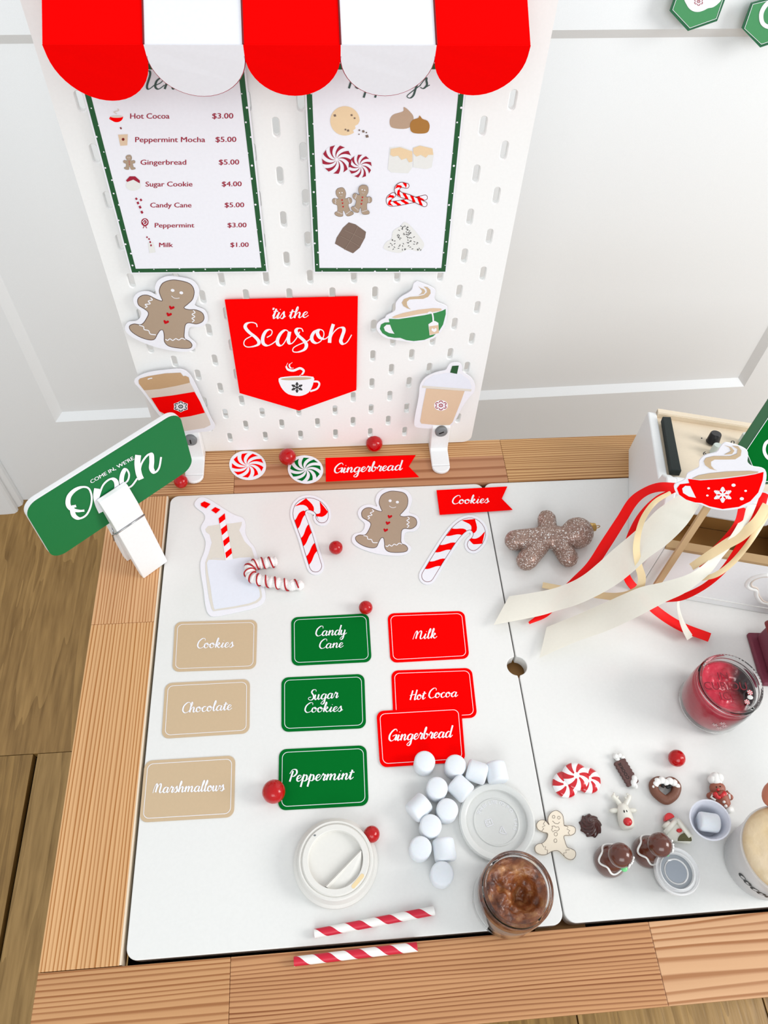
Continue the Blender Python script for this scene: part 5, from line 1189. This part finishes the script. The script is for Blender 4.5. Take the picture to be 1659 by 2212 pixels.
# chef gingerbread
r = thing('chef_gingerbread', 'gingerbread figure in white chef hat with red candy bow', 'figurine', at_lid(1553, 1715))
mb = MB(); Pb = lambda x, y, z: at_lid(x, y, z)
mb.ball(Pb(1550, 1703, .0045), (.0072, .0062, .0045), 20, 12)
mb.tube(catmull([Pb(1552, 1712, .004), Pb(1558, 1722, .0042), Pb(1566, 1738, .0038), Pb(1570, 1745, .0036)], 4), [.0052, .0058, .0060, .0062, .0062, .0062, .0060, .0056, .0052, .0050, .0046, .0036, .0020], 14)
for a, b in (((1543, 1714), (1533, 1719)), ((1566, 1712), (1577, 1722))): mb.tube([Pb(*a, .0038), Pb(*b, .0036)], [.0030, .0026], 12); mb.ball(Pb(*b, .0036), .0028, 12, 8)
mb.build('figure_body', M['gbrown'], r, True)
mb = MB(); mb.tube([Pb(1541, 1692, .0052), Pb(1557, 1690, .0052)], .0026, 12)
for x, y, s in ((1539,1684,1),(1545,1679,1.1),(1552,1680,1.1),(1545,1686,1.1)): mb.ball(Pb(x, y, .0054), (.0042*s, .0042*s, .0038*s), 16, 10)
mb.build('chef_hat', M['icing'], r, True)
mb = MB()
for ch in ([(1541,1715),(1536,1722),(1546,1728)], [(1566,1712),(1571,1716)], [(1575,1716),(1576,1726)]): mb.tube([Pb(x, y, .0074) for x, y in ch], .0010, 8)
for x, y in ((1564, 1732), (1568, 1741)): mb.ball(Pb(x, y, .0086), .0014, 10, 6)
mb.tube([Pb(1568, 1751, .0030), Pb(1582, 1748, .0030)], .0030, 10); mb.build('icing', M['icing'], r, True)
mb = MB(); mb.tube(catmull([Pb(1543, 1713, .0085), Pb(1550, 1722, .0092), Pb(1556, 1722, .0095)], 4), [.0022, .0022, .0022, .0020, .0018, .0017, .0016, .0015, .0014], 10); mb.tube([Pb(1556, 1722, .0095), Pb(1566, 1713, .0088)], [.0014, .0024], 10); mb.ball(Pb(1551, 1706, .0092), .0013, 10, 6); mb.build('candy_bow', M['rednose'], r, True)
for x, y in ((1548, 1700), (1556, 1699)): MB().ball(Pb(x, y, .0090), .0006, 8, 6).build('eye', M['slot'], r)
# two standing chocolate gingerbread figurines
def choc_fig(bx, by, hx, hy, label, face):
    B = at_lid(bx, by); r = thing('chocolate_figurine', label, 'figurine', B, 'standing chocolate gingerbread figures'); c = Vector((B.x, B.y, -.0012))
    MB().lathe([(0, 0), (.0118, 0), (.0130, .0015), (.0132, .006), (.0118, .013), (.0095, .019), (.0070, .0225), (.0050, .0245), (0, .0250)], c, 36).build('body', M['choc'], r, True)
    hc = c + Vector((.0012*face[0], .0012*face[1], .0315)); MB().ball(hc, (.0098, .0098, .0096), 28, 18).build('head', M['choc'], r, True)
    mb = MB(); P = []
    for k in range(61):
        a = 2*math.pi*k/60; z = .0155 + .0022*math.sin(5*a + 1); rr = .0118 - (z - .013)*.42 + .0004; P.append(c + Vector((rr*math.cos(a), rr*math.sin(a), z)))
    mb.tube(P, .0009, 8); f = Vector((face[0], face[1], 0)).normalized(); s = Vector((-f.y, f.x, 0))
    for t in (-1, 1): mb.tube(catmull([hc + f*.0088 + s*(.0034*t) + Vector((0, 0, .005)), hc + f*.0096 + s*(.0044*t) + Vector((0, 0, .001)), hc + f*.0094 + s*(.0020*t) + Vector((0, 0, -.0005)), hc + f*.0098 + s*(.0008*t) + Vector((0, 0, .004))], 4), .0009, 8)
    mb.tube([hc + f*.0092 + s*-.002 + Vector((0, 0, -.0035)), hc + f*.0092 + s*.002 + Vector((0, 0, -.0035))], .0007, 8); mb.build('icing', M['icing'], r, True)
    mb = MB(); g0 = c + f*.0100 + Vector((0, 0, .0200)); mb.ball(g0 + s*.003, (.0030, .0030, .0016), 12, 8); mb.ball(g0 - s*.003, (.0030, .0030, .0016), 12, 8); mb.build('bow', M['mintgreen'], r, True)
choc_fig(1314, 1862, 1336, 1838, 'standing chocolate gingerbread figure, left one of the pair', (.75, -.66))
choc_fig(1396, 1842, 1418, 1818, 'standing chocolate gingerbread figure with white curls, right one of the pair', (.95, -.2))

# ================================================================== GLITTER GINGERBREAD ORNAMENT
def metab(name, elems, parent, m, res=.0016):
    mbd = bpy.data.metaballs.new('mb'); mbd.resolution = res; mbd.render_resolution = res; mbd.threshold = .12
    o = bpy.data.objects.new('mb', mbd); link(o)
    for p, rr in elems: e = mbd.elements.new(); e.co = p; e.radius = rr; e.stiffness = 2.0
    dg = bpy.context.evaluated_depsgraph_get(); dg.update(); me = bpy.data.meshes.new_from_object(o.evaluated_get(dg)); bpy.data.objects.remove(o)
    off = root_loc(parent)
    for v in me.vertices: v.co -= off
    me.materials.clear(); me.materials.append(m); me.polygons.foreach_set('use_smooth', [True]*len(me.polygons)); me.name = name
    ob = bpy.data.objects.new(name, me); link(ob); ob.parent = parent; return ob
gm = bpy.data.materials.new('bronze_glitter'); gm.use_nodes = True; nt = gm.node_tree; b = nt.nodes['Principled BSDF']
tc = N(nt, 'ShaderNodeTexCoord'); vo = N(nt, 'ShaderNodeTexVoronoi'); vo.inputs['Scale'].default_value = 1100; nt.links.new(tc.outputs['Object'], vo.inputs['Vector'])
sepc = N(nt, 'ShaderNodeSeparateColor'); nt.links.new(vo.outputs['Color'], sepc.inputs[0])
rp = N(nt, 'ShaderNodeValToRGB'); e = rp.color_ramp.elements; e[0].color = (*pcol((132, 104, 92)), 1); e[1].position = .86; e[1].color = (*pcol((184, 156, 142)), 1); x = e.new(.94); x.color = (.9, .88, .86, 1)
nt.links.new(sepc.outputs[0], rp.inputs[0]); nt.links.new(rp.outputs[0], b.inputs['Base Color'])
b.inputs['Metallic'].default_value = .45; b.inputs['Roughness'].default_value = .38
nm = N(nt, 'ShaderNodeBump'); nm.inputs['Strength'].default_value = 1.0; nm.inputs['Distance'].default_value = .0035; nt.links.new(sepc.outputs[1], nm.inputs['Height']); nt.links.new(nm.outputs[0], b.inputs['Normal'])
r = thing('glitter_gingerbread_ornament', 'bronze glitter gingerbread man ornament with gold cap, right lid', 'ornament', at_lid(1195, 1165))
S11 = (2.7696, 1060, 860)
def seq(a, b, n, r0, r1, z=.0125):
    out = []
    for k in range(n):
        t = k/(n - 1); x = a[0] + (b[0] - a[0])*t; y = a[1] + (b[1] - a[1])*t; q = I([(x, y)], *S11)[0]; out.append((tuple(LID.at(q[0], q[1], z)), (r0 + (r1 - r0)*t)*1.62))
    return out
el = seq((515, 808), (522, 806), 2, .0128, .0128) + seq((300, 830), (440, 830), 6, .0085, .0085) + seq((345, 800), (335, 722), 4, .0075, .0078, .0105) + seq((415, 880), (465, 955), 4, .0078, .0082, .0105) + seq((270, 830), (145, 852), 6, .0078, .0088, .0105) + seq((300, 880), (215, 970), 5, .0078, .0088, .0105)
ob = metab('ornament_body', el, r, gm)
p0 = LID.at(*I([(585, 775)], *S11)[0], .0135); p1 = LID.at(*I([(655, 768)], *S11)[0], .0135); dd = (p1 - p0).normalized(); R = dd.to_track_quat('Z', 'Y').to_matrix()
o = lathe_thing('gold_cap', [(0, 0), (.0052, 0), (.0050, .0015), (.0054, .0032), (.0050, .0050), (.0045, .0085), (0, .0090)], p0 - dd*.001, M['gold'], r, 18, .5, R)
pr = [p0 + dd*(.0100 + .0028*math.cos(a)) + Vector((0, 0, .0024*math.sin(a))) for a in [2*math.pi*k/16 for k in range(17)]]; MB().tube(pr, .0005, 6).build('gold_ring', M['gold'], r, True)

# ================================================================== TOY CASH REGISTER
RO = Vector((.499, -.2065, -.0012)); ra = math.radians(-14.8); RU = Vector((math.cos(ra), math.sin(ra), 0)); RV = Vector((-math.sin(ra), math.cos(ra), 0))
def rg(u, v, z): return RO + RU*u + RV*v + Vector((0, 0, z))
r = thing('toy_cash_register', 'white wooden toy register with plywood deck and black knob', 'toy', rg(.14, .1, 0))
def rprism(prof, ua, ub, name, m, bev=.0015):      # profile in (v, z), swept along u
    o = MB().prism([rg(ub, v, z) for v, z in prof], [rg(ua, v, z) for v, z in prof]).build(name, m, r)
    return bevel(o, bev, 2) if bev else o
side = [(.0, .0), (.194, .0), (.189, .0735), (.0715, .1015), (.0690, .112), (.0560, .124), (.045, .124), (.0, .089)]
rprism(side, 0, .010, 'side_panel', M['whitewood']); rprism(side, .290, .300, 'side_panel', M['whitewood'])
DECK = Plane(rg(0, .1885, .0715), (RV*(.028) + Vector((0, 0, .117))).normalized())
rprism([(.0715, .0930), (.190, .0650), (.190, .0690), (.0715, .0975)], .0102, .2898, 'plywood_deck', M['ply'], .0005)
rprism([(.186, .0002), (.1935, .0002), (.1935, .0755), (.186, .0775)], .0102, .2898, 'back_panel', M['ply'], .0005)
rprism([(.0, .0), (.008, .0), (.008, .0840), (.0, .0840)], .0102, .2898, 'drawer_front', M['whitewood'], .001)
rprism([(-.0004, .0842), (.009, .0842), (.009, .0885), (-.0004, .0885)], .0102, .2898, 'plywood_rim', M['plyedge'], .0004)
rprism([(.0082, .030), (.0710, .030), (.0710, .034), (.0082, .034)], .0102, .2898, 'drawer_floor', M['cavity'], 0)
rprism([(.0715, .034), (.0745, .034), (.0745, .0925), (.0715, .0925)], .0102, .2898, 'inner_wall', M['cavity'], 0)
rprism([(.050, .078), (.0712, .078), (.0712, .110), (.062, .116), (.052, .110)], .0102, .115, 'bill_rest', M['whitewood'], .004)
rprism([(.030, .060), (.0712, .060), (.0712, .100), (.030, .095)], .125, .140, 'divider', M['whitewood'], .005)
rprism([(.009, .074), (.0712, .074), (.0712, .078), (.009, .078)], .1402, .2898, 'coin_shelf', M['ply'], .0005)
# raised rule and cloud on the drawer front
FRONT = Plane(RO, -RV); FR = Plane(RO, -RV)
mb = MB(); A = [rg(.012, -.0002, .0108), rg(.288, -.0002, .0108)]
MB().box((0, 0, 0), (.276, .0012, .0014), Matrix((RU, RV, Vector((0, 0, 1)))).transposed(), rg(.012, -.0011, .0105)).build('front_rule', M['lidedge'], r)
S12 = (6.405, 1400, 1060)
def FP(pts): return [FR.at(x/S12[0] + S12[1], y/S12[0] + S12[2]) for x, y in pts]
for s, w, m_, nm_ in (([(1659,1155),(1560,1165),(1450,1200),(1385,1255),(1370,1310),(1420,1350),(1490,1370),(1500,1450),(1560,1530),(1659,1560)], .0022, M['lidedge'], 'cloud_ridge'), ([(1659,1185),(1570,1190),(1475,1225),(1428,1275),(1440,1320),(1510,1350),(1530,1440),(1590,1520),(1659,1545)], .0009, M['cup_beige'], 'cloud_groove')):
    MB().tube(catmull([p - RV*.0003 for p in FP(s)], 5), w, 8).build(nm_, m_, r, True)
# deck fittings
dk = lambda x, y, o_=0.0: DECK.at(x/5.2 + 1340, y/5.2 + 860, o_)
bp = [dk(450, 268), dk(545, 272), dk(560, 350), dk(640, 770), dk(662, 880), dk(545, 868)]
bevel(MB().prism([p + DECK.n*.0075 for p in bp], [p + DECK.n*.0004 for p in bp]).build('black_strip', M['felt'], r), .0008, 2)
def knob(x, y, rr, h, m, name):
    p = dk(x, y); Rk = DECK.n.to_track_quat('Z', 'Y').to_matrix(); o = MB().lathe([(0, .0002), (rr*1.05, .0002), (rr, .001), (rr*.86, h - .001), (rr*.76, h), (0, h)], p, 28, Rk).build(name, m, r); smooth_by_angle(o, .8)
knob(1036, 492, .0068, .0115, M['blackplastic'], 'black_knob'); knob(1062, 612, .0056, .010, M['mint'], 'pale_knob'); knob(1385, 492, .0056, .010, M['mint'], 'pale_knob')
mb = MB(); DP = Plane(DECK.p, DECK.n)
sans(mb, DP, '6', 1340 + 928/5.2, 860 + 638/5.2, 1340 + 965/5.2, 860 + 640/5.2, 7.4, .0006, .02); sans(mb, DP, '0', 1340 + 1240/5.2, 860 + 515/5.2, 1340 + 1283/5.2, 860 + 517/5.2, 7.2, .0006, .02)
fill(mb, DP, ell(1340 + 914/5.2, 860 + 450/5.2, 1.6, 1.6, 0, 10), .0006); mb.build('printed_marks', M['black'], r)
rprism([(.1850, .0700), (.1935, .0700), (.1935, .0762), (.1850, .0768)], .0102, .2898, 'top_ledge', M['ply'], .0005)

# big green letter card leaning behind the wand
cp = CAM + ray(1620, 1020)*.735; nrm = Vector((-.25, -.78, .55)).normalized(); GC = Plane(cp, nrm)
r2 = thing('green_letter_card', 'large green card with white line leaning on the toy register, right edge', 'sign', GC.at(1650, 1050))
gp = [(1594, 962), (1700, 800), (1790, 860), (1770, 1046), (1640, 1046)]
plate('card', GC, gp, -.0012, 0, M['darkgreen'], r2)
mb = MB(); fill(mb, GC, [(1612, 974), (1700, 842), (1775, 880), (1760, 1040), (1640, 1040)], .0002); mb.build('green_panel', M['green'], r2)
mb = MB(); stroke(mb, GC, [(1640, 1040), (1612, 974), (1700, 842)], 1.3, .0004, 0); stroke(mb, GC, [(1640, 1040), (1760, 1040)], 1.3, .0004, 0); mb.build('border_line', M['paperw'], r2)
mb = MB(); stroke(mb, GC, [(1668, 948), (1654, 958), (1651, 975), (1660, 990), (1680, 996)], 7, .0004, 5); mb.build('letter_print', M['paperw'], r2)

# ================================================================== CUP WAND WITH RIBBONS
B0 = onz(1393, 1302, .002); T0 = CAM + ray(1530, 1092)*.675; sd = (T0 - B0).normalized()
right = Vector((.995, -.10, 0)); wn2 = right.cross(sd).normalized(); wn2 = wn2 if wn2.y < 0 else -wn2
WP = Plane(T0 + wn2*.0030, wn2)
wand = thing('cup_wand', 'red paper hot cocoa cup on a wooden stick with trailing ribbons', 'wand', B0)
R = sd.to_track_quat('Z', 'Y').to_matrix(); Lw = (T0 - B0).length + .03
MB().box((-.0032, -.0013, 0), (.0032, .0013, Lw), Matrix((right, wn2, sd)).transposed(), B0 + Vector((0, 0, .001))).build('wooden_stick', M['stick'], wand)
S13 = (5.2, 1340, 860)
wb = [(1160,512),(1212,505),(1350,545),(1425,592),(1435,650),(1430,718),(1480,768),(1590,788),(1640,835),(1632,950),(1575,1100),(1480,1190),(1330,1242),(1150,1260),(1000,1232),(900,1192),(800,1165),(690,1120),(620,1050),(608,975),(690,935),(735,905),(755,850),(830,810),(885,775),(890,705),(955,645),(1080,610),(1125,550)]
plate('cup_paper', WP, I(wb, *S13), 0, .0010, M['paper'], wand, 3)
rb_ = [(760,908),(900,925),(1150,908),(1400,876),(1520,855),(1610,830),(1600,920),(1550,1060),(1460,1160),(1330,1222),(1150,1246),(1000,1215),(915,1178),(840,1172),(740,1140),(662,1085),(635,1015),(670,968),(775,955)]
fill(MB(), WP, I(rb_, *S13), .0012).build('cup_print', M['red'], wand)
fill(MB(), WP, I([(785,988),(730,985),(695,1015),(705,1065),(770,1105),(850,1120)], *S13), .0014).build('handle_gap_print', M['paper'], wand)
fill(MB(), WP, I([(805,905),(880,868),(1000,845),(1200,825),(1450,818),(1555,828),(1540,842),(1400,865),(1200,890),(1000,908),(880,915)], *S13), .0014).build('drink_print', M['tan'], wand)
mb = fill(MB(), WP, I([(1090,815),(1010,795),(955,755),(938,710),(962,672),(1050,652),(1240,652),(1310,625),(1318,575),(1255,535),(1325,543),(1362,590),(1352,648),(1290,688),(1180,690),(1060,690),(1018,715),(1020,760),(1055,800)], *S13), .0014); fill(mb, WP, I([(1165,528),(1225,555),(1242,598),(1165,636),(1255,630),(1282,592),(1245,552)], *S13), .0014); mb.build('steam_print', M['tan'], wand)
mb = snowflake(MB(), WP, *I([(1150, 1086)], *S13)[0], 20, .0014, 3.4, sq=.8)
for x, y, q in ((1272,978,4.6),(992,1013,3),(1408,1042,3),(978,1094,2.8),(1365,1130,4.6)): fill(mb, WP, ell(*I([(x, y)], *S13)[0], q, q*.75, 0, 12), .0014)
mb.build('snowflake_print', M['paperw'], wand)
S1c = (2.7696, 1060, 860)
def ribbon(a, b, zs, m, name='ribbon', n=8, lab=None):
    k = len(a); A = []; B = []
    for i in range(k):
        t = i/(k - 1)*(len(zs) - 1); j = min(int(t), len(zs) - 2); z = zs[j] + (zs[j + 1] - zs[j])*(t - j)
        pa = I([a[i]], *S1c)[0]; pb2 = I([b[i]], *S1c)[0]; A.append(onz(*pa, z)); B.append(onz(*pb2, z + .0015*math.sin(i*2.1)))
    A = catmull(A, n); B = catmull(B, n); mid = []
    up = []
    for p, q_ in zip(A, B): up.append((p + q_)/2 + Vector((0, 0, .0008)))
    rows = [A, up, B]; mb = MB(); mb.grid(rows); dn = Vector((0, 0, -.00025)); mb.grid([[p + dn for p in rw] for rw in rows])
    return mb.build(name, m, wand, True, lab)
def rib_c(c, w, zs, m, lab=None):      # from a centre line and width
    a = []; b = []; k = len(c)
    for i, (x, y) in enumerate(c):
        x0, y0 = c[max(i - 1, 0)]; x1, y1 = c[min(i + 1, k - 1)]; L = math.hypot(x1 - x0, y1 - y0); nx, ny = -(y1 - y0)/L, (x1 - x0)/L; ww = w[i] if hasattr(w, '__len__') else w
        a.append((x - nx*ww/2, y - ny*ww/2)); b.append((x + nx*ww/2, y + ny*ww/2))
    return ribbon(a, b, zs, m, lab=lab)
rib_c([(1110,535),(1010,532),(925,560),(850,620),(780,730),(690,870),(600,1005),(500,1100),(420,1180),(330,1285),(228,1346)], [56,54,50,60,62,66,62,52,52,46,14], [.155,.150,.140,.12,.095,.070,.045,.025,.010,.005,.003], M['redsatin'], 'red satin ribbon')
rib_c([(1100,552),(1000,600),(910,690),(850,790),(812,900),(800,1000),(825,1090),(900,1175),(990,1270),(1130,1362),(1310,1432)], [24,34,40,40,40,42,46,50,54,54,54], [.150,.140,.118,.098,.08,.062,.045,.030,.016,.008,.004], M['redsatin'], 'red satin ribbon')
ribbon([(1130,575),(1000,665),(920,745),(830,825),(740,900),(640,990),(560,1055),(480,1100),(370,1140),(240,1166),(110,1185)], [(1250,640),(1170,760),(1060,870),(950,950),(855,1035),(760,1110),(640,1180),(510,1238),(400,1270),(280,1305),(18,1356)], [.150,.138,.122,.105,.085,.062,.045,.032,.022,.014,.006], M['cream'])
rib_c([(1075,565),(985,620),(920,705),(885,800),(872,900),(885,1000),(905,1080),(880,1150),(780,1185),(660,1180),(480,1150),(310,1118)], [22,30,34,36,42,44,48,52,46,40,36,34], [.158,.154,.142,.126,.108,.092,.074,.054,.034,.018,.008,.004], M['goldsatin'], 'pale gold ribbon')
rib_c([(1505,655),(1480,745),(1420,830),(1330,925),(1240,1000)], [46,44,44,50,40], [.150,.140,.128,.115,.100], M['redsatin'], 'red satin ribbon')
ribbon([(1540,640),(1490,730),(1430,830),(1330,945),(1200,1045),(1040,1098),(900,1130),(790,1175),(680,1225),(520,1295),(335,1370)], [(1590,640),(1550,730),(1470,850),(1380,960),(1310,1050),(1170,1160),(1040,1222),(870,1312),(700,1390),(500,1462),(292,1553)], [.148,.142,.134,.122,.108,.088,.066,.046,.030,.016,.005], M['cream'])
rib_c([(1640,570),(1600,690),(1530,820),(1470,920),(1390,1030),(1280,1125),(1150,1190),(1045,1216)], [50,56,50,44,40,34,36,10], [.150,.142,.132,.124,.112,.090,.064,.040], M['redsatin'], 'red satin ribbon')
rib_c([(1652,640),(1590,740),(1500,820),(1400,880),(1300,945),(1200,1010)], [56,60,66,60,52,44], [.150,.145,.138,.130,.120,.106], M['goldsatin'], 'pale gold ribbon')
rib_c([(1660,680),(1590,800),(1520,900),(1440,990),(1350,1055),(1250,1085)], [36,34,34,34,32,22], [.140,.136,.130,.122,.112,.098], M['goldsatin'], 'pale gold ribbon')
rib_c([(1132,1170),(1122,1240),(1138,1320),(1165,1385),(1195,1437)], [12,14,24,36,44], [.050,.036,.022,.012,.005], M['cream'])

# ================================================================== RED HOUSE AT THE RIGHT EDGE
hb = thing('red_house_toy', 'dark red gingerbread house block with plum front, cut by right frame edge', 'toy', (.628, -.27, 0))
def hx(px, py, z): return onz(px, py, z)
c0 = Vector((.6065, -.3170, -.0012)); hu = Vector((.995, -.08, 0)); hv = Vector((.08, .995, 0))
def hp_(u, v, z): return c0 + hu*u + hv*v + Vector((0, 0, z))
def hbox(u0, u1, v0, v1, z0, z1, name, m, bw_=.002):
    a = [hp_(u, v, z0) for u, v in ((u0, v0), (u1, v0), (u1, v1), (u0, v1))]; bevel(MB().prism([p + Vector((0, 0, z1 - z0)) for p in a], a).build(name, m, hb), bw_, 3)
hbox(-.004, .060, -.004, .052, 0, .006, 'base', M['housewall']); hbox(.003, .053, 0, .048, .006, .032, 'walls', M['housewall'], .003)
ro = [(-.002, -.002, .026), (-.002, .052, .026), (-.002, .025, .043)]
a = [hp_(-.001, v, z) for v, z in ((-.001, .032), (.006, .050), (.046, .050), (.051, .032))]; bevel(MB().prism([p + hu*.056 for p in a], a).build('roof', M['housered'], hb), .003, 3)
mb = MB()
for k in range(6): mb.ball(hp_(.006 + .003*k, -.0035, .034 - .003*k), .0019, 10, 8)
for k in range(6): mb.ball(hp_(.006 + .003*k, -.0008, .016 + .0025*k), .0019, 10, 8)
mb.build('piped_dots', M['housewall'], hb, True); hbox(.016, .024, -.003, .001, .006, .020, 'door', M['housewall'], .001); hbox(.030, .040, -.003, .001, .010, .020, 'window', M['housewall'], .001)

# ================================================================== HEXAGON GARLAND TAGS ON THE WALL
WT = Plane(WA + wn*.016, wn)
def wtag(pts, inner, label, cup):
    r = thing('garland_tag', label, 'garland tag', WT.at(*pts[2]), 'green hexagon garland tags'); plate('card', WT, pts, -.0022, 0, M['tagrim'], r)
    c = WT.at(*pts[len(pts)//2]) ; m_ = [sum(p[0] for p in pts)/len(pts), sum(p[1] for p in pts)/len(pts)]
    plate('foam_pad', WT, [(m_[0] - 12, m_[1] - 12), (m_[0] + 12, m_[1] - 12), (m_[0] + 12, m_[1] + 12), (m_[0] - 12, m_[1] + 12)], -.0158, -.0023, M['white'], r)
    fill(MB(), WT, inner, .0002).build('green_panel', M['taggreen'], r); mb = MB(); stroke(mb, WT, inner, 1.2, .0004, 0, closed=True); mb.build('border_line', M['paperw'], r)
    mb = MB()
    for c_ in cup: fill(mb, WT, c_, .0005, 3)
    mb.build('white_print', M['paperw'], r); return r
S14 = (6.405, 1400, 0)
r = wtag(I([(303,158),(550,430),(955,292),(1075,-30),(830,-300),(420,-180)], *S14), I([(340,135),(578,388),(945,258),(1045,-40),(820,-260),(440,-150)], *S14), 'green hexagon garland tag with a white cup, left one on wall', [I([(500,-20),(530,60),(570,120),(630,158),(700,165),(770,145),(830,115),(900,100),(970,50),(1010,-20),(880,-120),(560,-110)], *S14)])
flower_flake(MB(), WT, *I([(700, 20)], *S14)[0], 10, .0007, .9).build('snowflake_print', M['maroon'], r)
r = wtag(I([(1300,395),(1550,658),(1960,520),(2080,200),(1830,-70),(1430,50)], *S14), I([(1335,395),(1568,612),(1940,485),(2040,190),(1820,-30),(1450,60)], *S14), 'green hexagon garland tag cut off by the right frame edge', [])
mb = MB(); stroke(mb, WT, I([(1760,-10),(1640,60),(1570,180),(1580,310),(1660,370),(1800,360)], *S14), 9.5, .0006, 5); mb.build('letter_print', M['paperw'], r)
